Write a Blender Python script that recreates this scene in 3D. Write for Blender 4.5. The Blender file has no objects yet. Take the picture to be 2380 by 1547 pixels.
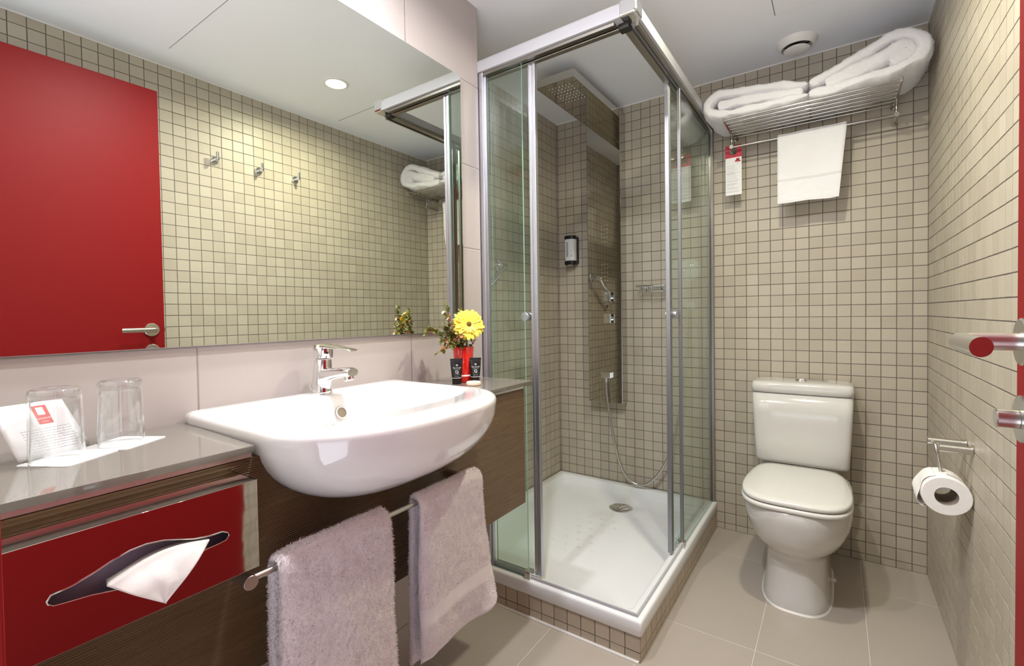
import bpy, bmesh, math, random
import numpy as np
from mathutils import Vector, Matrix, noise
random.seed(7); rng = np.random.default_rng(11)
PI = math.pi
S = bpy.context.scene
C = S.collection

# ------------------------------------------------------------------ camera
cam_d = bpy.data.cameras.new('camera'); cam = bpy.data.objects.new('camera', cam_d); C.objects.link(cam)
FW = Vector((-0.56717347, 0.82331389, -0.02164443)); RT = Vector((0.82359823, 0.56696303, -0.01545559))
UP = RT.cross(FW).normalized()
cam.matrix_world = Matrix(((RT.x, UP.x, -FW.x, -0.29742), (RT.y, UP.y, -FW.y, -2.44476), (RT.z, UP.z, -FW.z, 1.06026), (0, 0, 0, 1)))
cam_d.sensor_width = 36; cam_d.sensor_fit = 'HORIZONTAL'; cam_d.lens = 36*1090.09/2380
cam_d.shift_x = -3.09/2380; cam_d.shift_y = -18.88/2380
cam_d.clip_start = 0.01; cam_d.clip_end = 50
S.camera = cam

# ------------------------------------------------------------------ world and exposure
W = bpy.data.worlds.new('world'); S.world = W; W.use_nodes = True
wt = W.node_tree; bg = wt.nodes['Background']     # light through the open door; its lower half is brightened to lift the ceiling
bg.inputs[0].default_value = (0.86, 0.90, 1.0, 1)
tc = wt.nodes.new('ShaderNodeTexCoord'); sx = wt.nodes.new('ShaderNodeSeparateXYZ'); mr_ = wt.nodes.new('ShaderNodeMapRange')
wt.links.new(tc.outputs['Generated'], sx.inputs[0]); wt.links.new(sx.outputs[2], mr_.inputs[0])
mr_.inputs[1].default_value = -0.45; mr_.inputs[2].default_value = 0.05; mr_.inputs[3].default_value = 4.2; mr_.inputs[4].default_value = 0.25
wt.links.new(mr_.outputs[0], bg.inputs[1])
S.view_settings.view_transform = 'Standard'; S.view_settings.look = 'None'
S.view_settings.gamma = 1.0; S.view_settings.use_curve_mapping = False
S.view_settings.exposure = 0.0
S.cycles.max_bounces = 12; S.cycles.glossy_bounces = 8; S.cycles.transmission_bounces = 10; S.cycles.transparent_max_bounces = 24
S.cycles.diffuse_bounces = 6
S.cycles.sample_clamp_indirect = 6.0
S.cycles.use_denoising = True

# ------------------------------------------------------------------ room lamps (three recessed downlights)
CEIL = 2.171
LAMPS = [(-0.464, -1.057, 11.5, (1.0, 0.97, 0.74)), (-0.78, -1.76, 13.5, (0.98, 0.97, 1.0)), (-1.13, -1.86, 10, (0.98, 0.97, 1.0))]

# ------------------------------------------------------------------ helpers: nodes
def lin(c):
    c = c/255.0
    return c/12.92 if c <= 0.04045 else ((c+0.055)/1.055)**2.4
def rgb(r, g, b): return (lin(r), lin(g), lin(b), 1)
class NT:
    def __init__(s, name):
        s.m = bpy.data.materials.new(name); s.m.use_nodes = True
        s.t = s.m.node_tree; s.b = s.t.nodes['Principled BSDF']; s.o = s.t.nodes['Material Output']
    def n(s, typ, **kw):
        x = s.t.nodes.new(typ)
        for k, v in kw.items(): setattr(x, k, v)
        return x
    def l(s, a, b): s.t.links.new(a, b)
    def math(s, op, a, b=None, c=None):
        x = s.n('ShaderNodeMath', operation=op)
        for i, v in enumerate((a, b, c)):
            if v is None: continue
            if isinstance(v, (int, float)): x.inputs[i].default_value = v
            else: s.l(v, x.inputs[i])
        return x.outputs[0]
    def mix(s, f, a, b):
        x = s.n('ShaderNodeMix', data_type='RGBA')
        for i, v in ((0, f), (6, a), (7, b)):
            if isinstance(v, (int, float, tuple)): x.inputs[i].default_value = v
            else: s.l(v, x.inputs[i])
        return x.outputs[2]
    def set(s, **kw):
        for k, v in kw.items():
            i = s.b.inputs[k.replace('_', ' ')]
            if isinstance(v, (int, float, tuple)): i.default_value = v
            else: s.l(v, i)
    def pos(s):
        g = s.n('ShaderNodeNewGeometry'); x = s.n('ShaderNodeSeparateXYZ'); s.l(g.outputs['Position'], x.inputs[0])
        return g.outputs['Position'], x.outputs
    def noise(s, scale, detail=2, vec=None, rough=0.5):
        x = s.n('ShaderNodeTexNoise'); x.inputs['Scale'].default_value = scale; x.inputs['Detail'].default_value = detail
        x.inputs['Roughness'].default_value = rough
        if vec is None: vec = s.pos()[0]
        s.l(vec, x.inputs['Vector']); return x.outputs['Fac']
    def bump(s, h, strength, dist):
        x = s.n('ShaderNodeBump'); x.inputs['Strength'].default_value = strength; x.inputs['Distance'].default_value = dist
        s.l(h, x.inputs['Height']); s.l(x.outputs[0], s.b.inputs['Normal'])
MATS = {}
def mat(name, col, rough=0.5, metal=0.0, coat=0.0, noise_amt=0.0, nscale=20, bump=None, sheen=0, sub=0, spec=0.5):
    k = NT(name)
    k.set(Roughness=rough, Metallic=metal, Coat_Weight=coat)
    k.b.inputs['Coat Roughness'].default_value = 0.04
    k.b.inputs['Specular IOR Level'].default_value = spec
    if sheen: k.set(Sheen_Weight=sheen)
    if sub: k.b.inputs['Subsurface Weight'].default_value = sub; k.b.inputs['Subsurface Scale'].default_value = 0.004
    if noise_amt:
        f = k.noise(nscale, 3); lo = tuple(c*(1-noise_amt) for c in col[:3])+(1,)
        k.set(Base_Color=k.mix(f, lo, col))
    else: k.set(Base_Color=col)
    if bump: k.bump(k.noise(bump[0], 3), bump[1], bump[2])
    MATS[name] = k.m; return k.m
def grid_mat(name, au, ou, pu, av, ov, pv, gap, tile, tile2, grout, rough, gl=0.0, bumpd=0.0015, speck=0.04):
    """tiles laid on a world-space grid: axis, offset and pitch for both directions"""
    k = NT(name); P, ax = k.pos(); masks = []; ids = []
    for a, o, p in ((au, ou, pu), (av, ov, pv)):
        c = k.math('DIVIDE', k.math('SUBTRACT', ax['XYZ'.index(a)], o), p)
        fl = k.math('FLOOR', c); fr = k.math('SUBTRACT', c, fl); ids.append(fl)
        e = k.math('MULTIPLY', k.math('MINIMUM', fr, k.math('SUBTRACT', 1.0, fr)), p)
        masks.append(e)
    e = k.math('MINIMUM', masks[0], masks[1])
    wob = k.math('MULTIPLY', k.math('SUBTRACT', k.noise(60, 2), 0.5), gap*0.35)
    e = k.math('ADD', e, wob)
    mr = k.n('ShaderNodeMapRange', interpolation_type='SMOOTHSTEP'); k.l(e, mr.inputs[0])
    mr.inputs[1].default_value = gap*0.32; mr.inputs[2].default_value = gap*0.68
    m = mr.outputs[0]
    cx = k.n('ShaderNodeCombineXYZ'); k.l(ids[0], cx.inputs[0]); k.l(ids[1], cx.inputs[1])
    wn = k.n('ShaderNodeTexWhiteNoise'); k.l(cx.outputs[0], wn.inputs[0])
    base = k.mix(wn.outputs[0], tile, tile2)
    n = k.noise(9, 4); base2 = k.mix(k.math('MULTIPLY', n, speck*4), base, tuple(c*0.72 for c in tile[:3])+(1,))
    col = k.mix(m, grout, base2)
    k.set(Base_Color=col, Roughness=k.math('SUBTRACT', 0.85, k.math('MULTIPLY', m, 0.85-rough)))
    h2 = k.n('ShaderNodeMapRange', interpolation_type='SMOOTHSTEP'); k.l(e, h2.inputs[0]); h2.inputs[1].default_value = gap*0.3; h2.inputs[2].default_value = gap*1.3
    tilt = k.math('MULTIPLY', wn.outputs[0], 0.12)
    k.bump(k.math('ADD', h2.outputs[0], tilt), 0.6, bumpd)
    if gl: k.set(Coat_Weight=gl)
    MATS[name] = k.m; return k.m
T = 0.05
TL = rgb(182, 172, 156); TL2 = rgb(193, 184, 168); GR = rgb(110, 104, 96)
grout_m = mat('grout', GR, 0.9)
mosaic_back = grid_mat('mosaic_back', 'X', -0.92*T, T, 'Z', 0.6*T, T, 0.0001, TL, TL2, TL, 0.42, bumpd=0.0)
mosaic_side = grid_mat('mosaic_side', 'Y', -0.31*T, T, 'Z', 0.6*T, T, 0.0001, TL, TL2, TL, 0.42, bumpd=0.0)
curb_front = grid_mat('mosaic_curb_front', 'X', -15.69*T, T, 'Z', 0.6*T, T, 0.0001, rgb(184, 170, 150), rgb(198, 184, 164), rgb(184, 170, 150), 0.4, bumpd=0.0)
curb_side = grid_mat('mosaic_curb_side', 'Y', -21.73*T, T, 'Z', 0.6*T, T, 0.0001, rgb(184, 170, 150), rgb(198, 184, 164), rgb(184, 170, 150), 0.4, bumpd=0.0)
grey_tile = grid_mat('grey_wall_tile', 'Y', -1.4393, 0.586, 'Z', 1.2975, 0.2925, 0.0026, rgb(178, 169, 165), rgb(181, 172, 168), rgb(138, 130, 125), 0.34, speck=0.02)
floor_tile = grid_mat('floor_tile', 'X', -0.507, 0.2925, 'Y', -0.2525, 0.586, 0.0024, rgb(174, 164, 154), rgb(178, 168, 158), rgb(205, 198, 190), 0.30, speck=0.03)
ceil_m = mat('ceiling_paint', rgb(243, 246, 252), 0.75, noise_amt=0.02, nscale=3)
joint_m = mat('ceiling_joint', rgb(120, 118, 120), 0.8)
white_paint = mat('white_plastic', rgb(232, 231, 226), 0.35)
ceramic = mat('white_ceramic', rgb(229, 226, 225), 0.07, coat=0.6)
ceramic_wc = mat('toilet_ceramic', rgb(214, 212, 208), 0.09, coat=0.5)
seat_m = mat('toilet_seat_plastic', rgb(222, 220, 215), 0.16, coat=0.2)
tray_m = mat('acrylic_tray', rgb(238, 240, 243), 0.14, coat=0.3)
quartz = mat('grey_quartz', rgb(122, 116, 108), 0.07, noise_amt=0.22, nscale=900, coat=0.25)
chrome = mat('chrome', (0.86, 0.87, 0.88, 1), 0.06, 1.0)
chrome_dk = mat('mirror_steel', (0.56, 0.54, 0.50, 1), 0.02, 1.0, bump=(9, 0.3, 0.0009))
chrome_flat = mat('polished_head_steel', (0.62, 0.60, 0.56, 1), 0.03, 1.0)
steel = mat('brushed_steel', (0.62, 0.60, 0.57, 1), 0.28, 1.0)
rack_steel = mat('towel_shelf_steel', (0.50, 0.48, 0.44, 1), 0.14, 1.0)
alu = mat('satin_aluminium', (0.58, 0.58, 0.62, 1), 0.42, 1.0)
alu_side = mat('satin_aluminium_dimmed', (0.34, 0.35, 0.37, 1), 0.45, 1.0)  # copy of the satin aluminium, darkened to offset the doorway's reflection
alu_dk = mat('dark_aluminium', (0.36, 0.34, 0.31, 1), 0.3, 1.0)
white_alu = mat('white_lacquered_aluminium', rgb(184, 184, 188), 0.25, 0.0, coat=0.3)
black = mat('black_plastic', rgb(22, 22, 24), 0.3)
grey_label = mat('grey_print', rgb(205, 205, 208), 0.5)
red_paint = mat('red_lacquer', rgb(128, 12, 15), 0.5, bump=(500, 0.04, 0.0005), spec=0.22)
red_card = mat('red_card', rgb(192, 30, 62), 0.5)
red_logo = mat('red_print', rgb(222, 45, 52), 0.6)
paper = mat('white_paper', rgb(240, 240, 242), 0.7)
text_m = mat('grey_text', rgb(186, 186, 190), 0.7)
text_dk = mat('dark_text', rgb(60, 66, 80), 0.6)
hole_m = mat('dark_hole', rgb(30, 26, 22), 0.6)
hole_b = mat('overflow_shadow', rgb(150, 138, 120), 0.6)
terry = mat('terry_white', rgb(238, 237, 240), 0.9, sheen=0.3, bump=(420, 0.5, 0.002))
terry_b = mat('terry_lower', rgb(232, 224, 226), 0.9, sheen=0.3, bump=(420, 0.5, 0.002))
terry_seam = mat('towel_seam', rgb(222, 221, 224), 0.8)
weave = mat('woven_band', rgb(230, 224, 226), 0.8, bump=(300, 0.3, 0.001))
tissue_m = mat('tissue_paper', rgb(242, 240, 238), 0.85, bump=(60, 0.4, 0.002))
roll_m = mat('toilet_paper', rgb(240, 237, 235), 0.9, bump=(90, 0.3, 0.002))
cardboard = mat('cardboard', rgb(150, 138, 125), 0.8)
yellow = mat('yellow_petal', rgb(252, 228, 84), 0.5, sub=0.1)
flower_eye = mat('flower_centre', rgb(100, 72, 12), 0.8)
stem_m = mat('stem_green', rgb(110, 140, 60), 0.6)
twig = mat('reddish_twig', rgb(96, 50, 36), 0.7)
leaf_ms = [mat('leaf_green', rgb(140, 156, 72), 0.3), mat('leaf_dark', rgb(104, 112, 52), 0.3), mat('leaf_red', rgb(164, 108, 72), 0.3), mat('leaf_pale', rgb(196, 184, 160), 0.4)]
soap_m = mat('cream_soap', rgb(248, 226, 200), 0.45, sub=0.2)
silicone = mat('white_silicone', rgb(236, 234, 230), 0.4)
bottle_m = mat('white_bottle', rgb(222, 224, 226), 0.2)

def glassy(name, tint, reflect=1.0, rough=0.0, edge=None):
    """see-through pane: tinted transmission plus Fresnel reflection"""
    k = NT(name); k.t.nodes.remove(k.b)
    tr = k.n('ShaderNodeBsdfTransparent'); tr.inputs[0].default_value = tint
    gl = k.n('ShaderNodeBsdfGlossy'); gl.inputs['Roughness'].default_value = rough; gl.inputs['Color'].default_value = (1, 1, 1, 1)
    g = k.n('ShaderNodeNewGeometry'); dt = k.n('ShaderNodeVectorMath', operation='DOT_PRODUCT'); k.l(g.outputs['Normal'], dt.inputs[0]); k.l(g.outputs['Incoming'], dt.inputs[1])
    fres = k.math('ADD', 0.04, k.math('MULTIPLY', k.math('POWER', k.math('SUBTRACT', 1.0, k.math('ABSOLUTE', dt.outputs['Value'])), 5.0), 0.96))
    mx = k.n('ShaderNodeMixShader'); k.l(k.math('MULTIPLY', fres, reflect), mx.inputs[0]); k.l(tr.outputs[0], mx.inputs[1]); k.l(gl.outputs[0], mx.inputs[2])
    k.l(mx.outputs[0], k.o.inputs[0]); MATS[name] = k.m; return k.m
pane_m = glassy('shower_glass', (0.925, 0.962, 0.94, 1))
pane_edge = mat('glass_edge', rgb(150, 190, 176), 0.15)
disc_m = mat('frosted_clear_plastic', rgb(238, 246, 242), 0.12, coat=0.5)
disc_m.node_tree.nodes['Principled BSDF'].inputs['Alpha'].default_value = 0.72
def tumbler_mat():
    k = NT('drinking_glass'); k.t.nodes.remove(k.b)
    g = k.n('ShaderNodeBsdfGlass'); g.inputs['IOR'].default_value = 1.45; g.inputs['Roughness'].default_value = 0.0
    tr = k.n('ShaderNodeBsdfTransparent'); tr.inputs[0].default_value = (0.97, 0.98, 0.98, 1)
    mx = k.n('ShaderNodeMixShader'); mx.inputs[0].default_value = 0.55; k.l(g.outputs[0], mx.inputs[1]); k.l(tr.outputs[0], mx.inputs[2])
    k.l(mx.outputs[0], k.o.inputs[0]); MATS['drinking_glass'] = k.m; return k.m
glass_m = tumbler_mat()
glass_wall = glassy('tumbler_wall', (0.965, 0.972, 0.972, 1), 2.2)
vase_m = mat('red_vase_glass', rgb(226, 34, 26), 0.06, coat=1.0)
def mirror_mat():
    k = NT('mirror_silver'); k.set(Base_Color=(0.78, 0.81, 0.74, 1), Metallic=1.0, Roughness=0.0); return k.m
mirror_m = mirror_mat()
def wood_mat():
    k = NT('fluted_wood'); P, ax = k.pos()
    mp = k.n('ShaderNodeMapping'); k.l(P, mp.inputs[0]); mp.inputs['Scale'].default_value = (6, 2.2, 45)
    n1 = k.noise(3.0, 6, mp.outputs[0], 0.65)
    mp2 = k.n('ShaderNodeMapping'); k.l(P, mp2.inputs[0]); mp2.inputs['Scale'].default_value = (1, 2.5, 1.5)
    n2 = k.noise(2.5, 2, mp2.outputs[0])
    col = k.mix(n1, rgb(62, 42, 26), rgb(132, 104, 70)); col = k.mix(k.math('MULTIPLY', n2, 0.6), col, rgb(98, 76, 46))
    s = k.math('SINE', k.math('MULTIPLY', ax[2], 2*PI/0.0038)); s01 = k.math('ADD', k.math('MULTIPLY', s, 0.5), 0.5)
    k.set(Base_Color=col, Roughness=0.42); k.bump(s01, 0.9, 0.0014); return k.m
wood = wood_mat()
def emit(name, col, st):
    k = NT(name); k.t.nodes.remove(k.b); e = k.n('ShaderNodeEmission'); e.inputs[0].default_value = col; e.inputs[1].default_value = st
    k.l(e.outputs[0], k.o.inputs[0]); return k.m

# ------------------------------------------------------------------ helpers: objects
def tag(o, label=None, cat=None, group=None, kind=None):
    if label: o['label'] = label
    if cat: o['category'] = cat
    if group: o['group'] = group
    if kind: o['kind'] = kind
    return o
def thing(name, label, cat, loc=(0, 0, 0), rotz=0.0, group=None):
    o = bpy.data.objects.new(name, None); C.objects.link(o); o.location = loc; o.rotation_euler = (0, 0, rotz); o.empty_display_size = 0.02
    return tag(o, label, cat, group)
class MB:
    """collects shapes (world or thing space) and links them as ONE mesh object"""
    def __init__(s): s.v = []; s.f = []; s.mi = []; s.sm = []
    def add(s, v, f, mi=0, smooth=True):
        b = len(s.v); s.v += [tuple(p) for p in v]; s.f += [tuple(b+i for i in q) for q in f]
        s.mi += [mi]*len(f); s.sm += [smooth]*len(f); return s
    def frombm(s, bm, mi=0, smooth=True):
        bm.verts.ensure_lookup_table(); bm.verts.index_update()
        s.add([v.co[:] for v in bm.verts], [[v.index for v in f.verts] for f in bm.faces], mi, smooth); bm.free(); return s
    def box(s, x0, x1, y0, y1, z0, z1, bev=0.0, mi=0, seg=2, M=None):
        bm = bmesh.new(); bmesh.ops.create_cube(bm, size=1)
        for v in bm.verts: v.co = Vector(((x0+x1)/2+v.co.x*(x1-x0), (y0+y1)/2+v.co.y*(y1-y0), (z0+z1)/2+v.co.z*(z1-z0)))
        if bev: bmesh.ops.bevel(bm, geom=bm.edges[:], offset=bev, segments=seg, affect='EDGES', profile=0.5)
        if M is not None: bmesh.ops.transform(bm, matrix=M, verts=bm.verts)
        return s.frombm(bm, mi, False)
    def cyl(s, a, b, r, r2=None, n=24, mi=0, bev=0.0):
        a = Vector(a); b = Vector(b); d = (b-a); L = d.length; d.normalize(); r2 = r if r2 is None else r2
        pr = [(0, 0), (r-bev, 0), (r, bev), (r2, L-bev), (r2-bev, L), (0, L)] if bev else [(0, 0), (r, 0), (r2, L), (0, L)]
        return s.lathe(pr, a, d, n, mi, sharp=not bev)
    def lathe(s, prof, org=(0, 0, 0), axis=(0, 0, 1), n=32, mi=0, sharp=False, xs=1.0, ys=1.0):
        q = Vector((0, 0, 1)).rotation_difference(Vector(axis).normalized()).to_matrix(); org = Vector(org)
        v = []; f = []
        rows = []
        for r, z in prof:
            if abs(r) < 1e-7: rows.append([len(v)]); v.append(org+q@Vector((0, 0, z)))
            else:
                rows.append(list(range(len(v), len(v)+n)))
                for i in range(n):
                    t = 2*PI*i/n; v.append(org+q@Vector((r*math.cos(t)*xs, r*math.sin(t)*ys, z)))
        for A, B in zip(rows[:-1], rows[1:]):
            if len(A) == 1 and len(B) == 1: continue
            for i in range(n):
                j = (i+1) % n
                if len(A) == 1: f.append((A[0], B[j], B[i])[::-1])
                elif len(B) == 1: f.append((A[i], A[j], B[0]))
                else: f.append((A[i], A[j], B[j], B[i]))
        return s.add(v, f, mi, True)
    def tube(s, pts, r, n=12, mi=0, closed=False, rfun=None, caps=True):
        P = [Vector(p) for p in pts]; N = len(P); v = []; f = []
        tan = []
        for i in range(N):
            a = P[(i-1) % N] if (closed or i > 0) else P[i]; b = P[(i+1) % N] if (closed or i < N-1) else P[i]
            tan.append((b-a).normalized())
        up = Vector((0, 0, 1)) if abs(tan[0].z) < 0.9 else Vector((1, 0, 0))
        u = (up - tan[0]*up.dot(tan[0])).normalized()
        for i in range(N):
            u = (u - tan[i]*u.dot(tan[i])).normalized(); w = tan[i].cross(u)
            rr = rfun(i/(N-1)) if rfun else r
            for k in range(n):
                t = 2*PI*k/n; v.append(P[i]+(u*math.cos(t)+w*math.sin(t))*rr)
        for i in range(N-1 if not closed else N):
            j = (i+1) % N
            for k in range(n):
                l = (k+1) % n; f.append((i*n+k, i*n+l, j*n+l, j*n+k))
        if not closed and caps: f.append(tuple(range(n))[::-1]); f.append(tuple(range((N-1)*n, N*n)))
        return s.add(v, f, mi, True)
    def loft(s, rings, mi=0, cap0=True, cap1=True, smooth=True):
        n = len(rings[0]); v = [p for r in rings for p in r]; f = []
        for i in range(len(rings)-1):
            for k in range(n):
                l = (k+1) % n; f.append((i*n+k, i*n+l, (i+1)*n+l, (i+1)*n+k))
        if cap0: f.append(tuple(range(n))[::-1])
        if cap1: f.append(tuple(range((len(rings)-1)*n, len(rings)*n)))
        return s.add(v, f, mi, smooth)
    def grid(s, fn, nu, nv, mi=0):
        v = [fn(i/(nu-1), j/(nv-1)) for i in range(nu) for j in range(nv)]
        f = [(i*nv+j, (i+1)*nv+j, (i+1)*nv+j+1, i*nv+j+1) for i in range(nu-1) for j in range(nv-1)]
        return s.add(v, f, mi)
    def build(s, name, m, parent=None, auto=35, recalc=True):
        me = bpy.data.meshes.new(name); me.from_pydata(s.v, [], s.f)
        ms = m if isinstance(m, (list, tuple)) else [m]
        for q in ms: me.materials.append(q)
        me.polygons.foreach_set('material_index', s.mi); me.polygons.foreach_set('use_smooth', s.sm)
        if recalc:
            bm = bmesh.new(); bm.from_mesh(me); bmesh.ops.recalc_face_normals(bm, faces=bm.faces); bm.to_mesh(me); bm.free()
        if auto:
            me.set_sharp_from_angle(angle=math.radians(auto)); me.polygons.foreach_set('use_smooth', s.sm)
        me.update()
        o = bpy.data.objects.new(name, me); C.objects.link(o)
        if parent is not None: o.parent = parent
        return o
def curve_mesh(splines, depth, M, name, m, parent=None, bevel=0.0):
    """filled 2D outline with holes, extruded, placed by matrix M"""
    cu = bpy.data.curves.new('t', 'CURVE'); cu.dimensions = '2D'; cu.fill_mode = 'BOTH'; cu.extrude = depth; cu.bevel_depth = bevel
    for pts in splines:
        sp = cu.splines.new('POLY'); sp.points.add(len(pts)-1); sp.use_cyclic_u = True
        for p, q in zip(sp.points, pts): p.co = (q[0], q[1], 0, 1)
    return obj_to_mesh(cu, M, name, m, parent)
def obj_to_mesh(cu, M, name, m, parent):
    t = bpy.data.objects.new('t', cu); C.objects.link(t); bpy.context.view_layer.update()
    me = bpy.data.meshes.new_from_object(t.evaluated_get(bpy.context.evaluated_depsgraph_get()))
    bpy.data.objects.remove(t); me.name = name; me.transform(M); me.materials.clear(); me.materials.append(m)
    o = bpy.data.objects.new(name, me); C.objects.link(o)
    if parent is not None: o.parent = parent
    return o
def text(body, size, M, name, m, parent, align='CENTER', serif=False, sx=1.0):
    cu = bpy.data.curves.new('t', 'FONT'); cu.body = body; cu.size = size; cu.align_x = align; cu.align_y = 'CENTER'; cu.extrude = 0.00008; cu.resolution_u = 3
    return obj_to_mesh(cu, M @ Matrix.Diagonal((sx, 1, 1, 1)), name, m, parent)
def frame(org, ux, uy):
    ux = Vector(ux).normalized(); uy = Vector(uy).normalized(); uz = ux.cross(uy)
    return Matrix(((ux.x, uy.x, uz.x, org[0]), (ux.y, uy.y, uz.y, org[1]), (ux.z, uy.z, uz.z, org[2]), (0, 0, 0, 1)))
def srect(cx, cy, hx, hy, n, z=0.0, N=48, ex=None):
    """superellipse ring"""
    out = []
    for i in range(N):
        t = 2*PI*i/N; c, s_ = math.cos(t), math.sin(t)
        out.append((cx+hx*math.copysign(abs(c)**(2/n), c), cy+hy*math.copysign(abs(s_)**(2/n), s_), z))
    return out
def struct(name, mb, m, parent=None, auto=35):
    o = mb.build(name, m, parent, auto)
    if parent is None: o['kind'] = 'structure'
    return o

# ------------------------------------------------------------------ the room shell
WX = -1.37       # mirror wall plane
SX = -1.653      # recessed shower wall plane
struct('floor', MB().box(-1.75, 0.1, -2.56, 0.1, -0.1, 0.0), floor_tile)
struct('ceiling', MB().box(-1.75, 0.1, -2.5, 0.1, CEIL, CEIL+0.1), ceil_m)
def tiled(name, m, o, uax, u0, u1, uoff, z0, z1, zoff, nrm, plane, box, seed=0):
    """wall slab behind a recessed grout plane, with every little tile standing 1.1 mm proud"""
    g = 0.0015; dep = 0.0011; r = random.Random(seed); b = MB(); b.box(*box, mi=0)
    V = []; F = []
    us = [u0]+[uoff+k*T for k in range(math.ceil((u0-uoff)/T), math.floor((u1-uoff)/T)+1) if u0+0.004 < uoff+k*T < u1-0.004]+[u1]
    zs = [z0]+[zoff+k*T for k in range(math.ceil((z0-zoff)/T), math.floor((z1-zoff)/T)+1) if z0+0.004 < zoff+k*T < z1-0.004]+[z1]
    def P(u, z, d): return (plane-nrm*d, u, z) if uax == 'Y' else (u, plane-nrm*d, z)
    for a, c in zip(us[:-1], us[1:]):
        for e, f in zip(zs[:-1], zs[1:]):
            ja, jc, je, jf = (r.uniform(-0.0003, 0.0003) for _ in range(4)); h = [r.uniform(0, 0.00022) for _ in range(4)]
            q0 = [(a+g+ja, e+g+je), (c-g+jc, e+g+je), (c-g+jc, f-g+jf), (a+g+ja, f-g+jf)]; bv = 0.0007
            q1 = [(a+g+ja+bv, e+g+je+bv), (c-g+jc-bv, e+g+je+bv), (c-g+jc-bv, f-g+jf-bv), (a+g+ja+bv, f-g+jf-bv)]
            n = len(V); V += [P(u, z, dep) for u, z in q0]+[P(u, z, 0.0004) for u, z in q0]+[P(u, z, hh) for (u, z), hh in zip(q1, h)]
            F += [(n+i, n+(i+1) % 4, n+4+(i+1) % 4, n+4+i) for i in range(4)]+[(n+4+i, n+4+(i+1) % 4, n+8+(i+1) % 4, n+8+i) for i in range(4)]+[(n+8, n+9, n+10, n+11)]
    b.add(V, F, 1, False)
    if nrm*(1 if uax == 'Y' else -1) < 0:
        pass
    obj = b.build(name, [grout_m, m], None, auto=None, recalc=False); obj['kind'] = 'structure'
    return obj
D_ = 0.0011
tiled('wall_back', mosaic_back, None, 'X', SX, 0.0, -0.92*T, 0.0, CEIL, 0.6*T, -1, 0.0, (-1.75, 0.1, D_, 0.1, 0.0, CEIL), 1)
tiled('wall_right', mosaic_side, None, 'Y', -2.385, 0.0, -0.31*T, 0.0, CEIL, 0.6*T, -1, 0.0, (D_, 0.1, -2.5, 0.0, 0.0, CEIL), 2)
tiled('wall_left_shower', mosaic_side, None, 'Y', -1.092, 0.0, -0.31*T, 0.0, CEIL, 0.6*T, 1, SX, (-1.75, SX-D_, -1.092, 0.0, 0.0, CEIL), 3)
struct('wall_left', MB().box(-1.75, WX, -2.5, -1.092, 0.0, CEIL), grey_tile)
DX0, DX1 = -0.80, -0.05
struct('wall_front', MB().box(WX, DX0-0.03, -2.5, -2.385, 0, CEIL).box(DX0-0.03, DX1, -2.5, -2.385, 2.06, CEIL).box(DX1, 0, -2.5, -2.385, 0, CEIL), white_paint)
tr = struct('trim_1', MB().box(DX0-0.07, DX0, -2.52, -2.3787, 0, 2.06, 0.002).box(DX0, DX1, -2.52, -2.385, 2.03, 2.09, 0.002), red_paint)
# tiled kerb under the tray
tiled('trim_2', curb_front, None, 'X', -1.37, -0.7846, -15.69*T, 0.0, 0.08, 0.6*T, -1, -1.0866, (-1.37, -0.7857, -1.0855, -1.03, 0, 0.0795), 4)
tiled('trim_3', curb_side, None, 'Y', -1.0866, 0.0, -21.73*T, 0.0, 0.08, 0.6*T, 1, -0.7846, (-0.835, -0.7857, -1.03, 0.0, 0, 0.0795), 5)
# silicone joint ceiling/back wall
struct('trim_4', MB().box(SX, 0, -0.004, 0.0, CEIL-0.005, CEIL).box(-0.004, 0, -2.38, 0, CEIL-0.004, CEIL), silicone)
struct('trim_5', MB().box(-1.37, -0.79, -1.096, -1.086, 0.0, 0.006), silicone)

# access hatches in the ceiling
def hatch(x0, x1, y0, y1, label):
    t = thing('ceiling_hatch', label, 'access panel', ((x0+x1)/2, (y0+y1)/2, CEIL), 0, None)
    hx, hy = (x1-x0)/2, (y1-y0)/2; g = 0.0014; z0, z1 = -0.0006, 0.0
    MB().box(-hx+g, hx-g, -hy+g, hy-g, -0.0022, -0.0002, 0.0005).build('panel', ceil_m, t)
    MB().box(-hx-g, hx+g, -hy-g, -hy+g, z0, z1).box(-hx-g, hx+g, hy-g, hy+g, z0, z1).box(-hx-g, -hx+g, -hy+g, hy-g, z0, z1).box(hx-g, hx+g, -hy+g, hy-g, z0, z1).build('joint', joint_m, t)
hatch(-0.487, -0.104, -0.79, -0.402, 'flush white access panel in the ceiling in front of the round air vent')
hatch(-0.80, -0.174, -2.24, -1.634, 'flush white ceiling access panel near the door, seen in the mirror')

# ------------------------------------------------------------------ downlights
def downlight(x, y, e, col, label, vis_r=0.036):
    t = thing('recessed_downlight', label, 'ceiling light', (x, y, CEIL), 0, None)
    MB().lathe([(0.046, -0.0005), (0.046, -0.004), (0.050, -0.005), (0.058, -0.002), (0.059, 0.0)], n=40).build('bezel', white_paint, t)
    MB().lathe([(0, -0.0030), (0.03, -0.0028), (0.046, -0.0012)], n=40).build('lens', emit('lamp_glow', (*col, 1), 30), t)
    L = bpy.data.lights.new('downlight_lamp', 'AREA'); L.shape = 'DISK'; L.size = 0.07; L.energy = e; L.color = col; L.spread = math.radians(165)
    lo = bpy.data.objects.new('downlight_lamp', L); C.objects.link(lo); lo.parent = t; lo.location = (0, 0, -0.006)
LL = ['round recessed ceiling downlight over the room, seen glowing in the mirror', 'round recessed ceiling downlight in front of the washbasin', 'round recessed ceiling downlight directly above the washbasin']
for (x, y, e, col), lb in zip(LAMPS, LL): downlight(x, y, e, col, lb)

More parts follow.
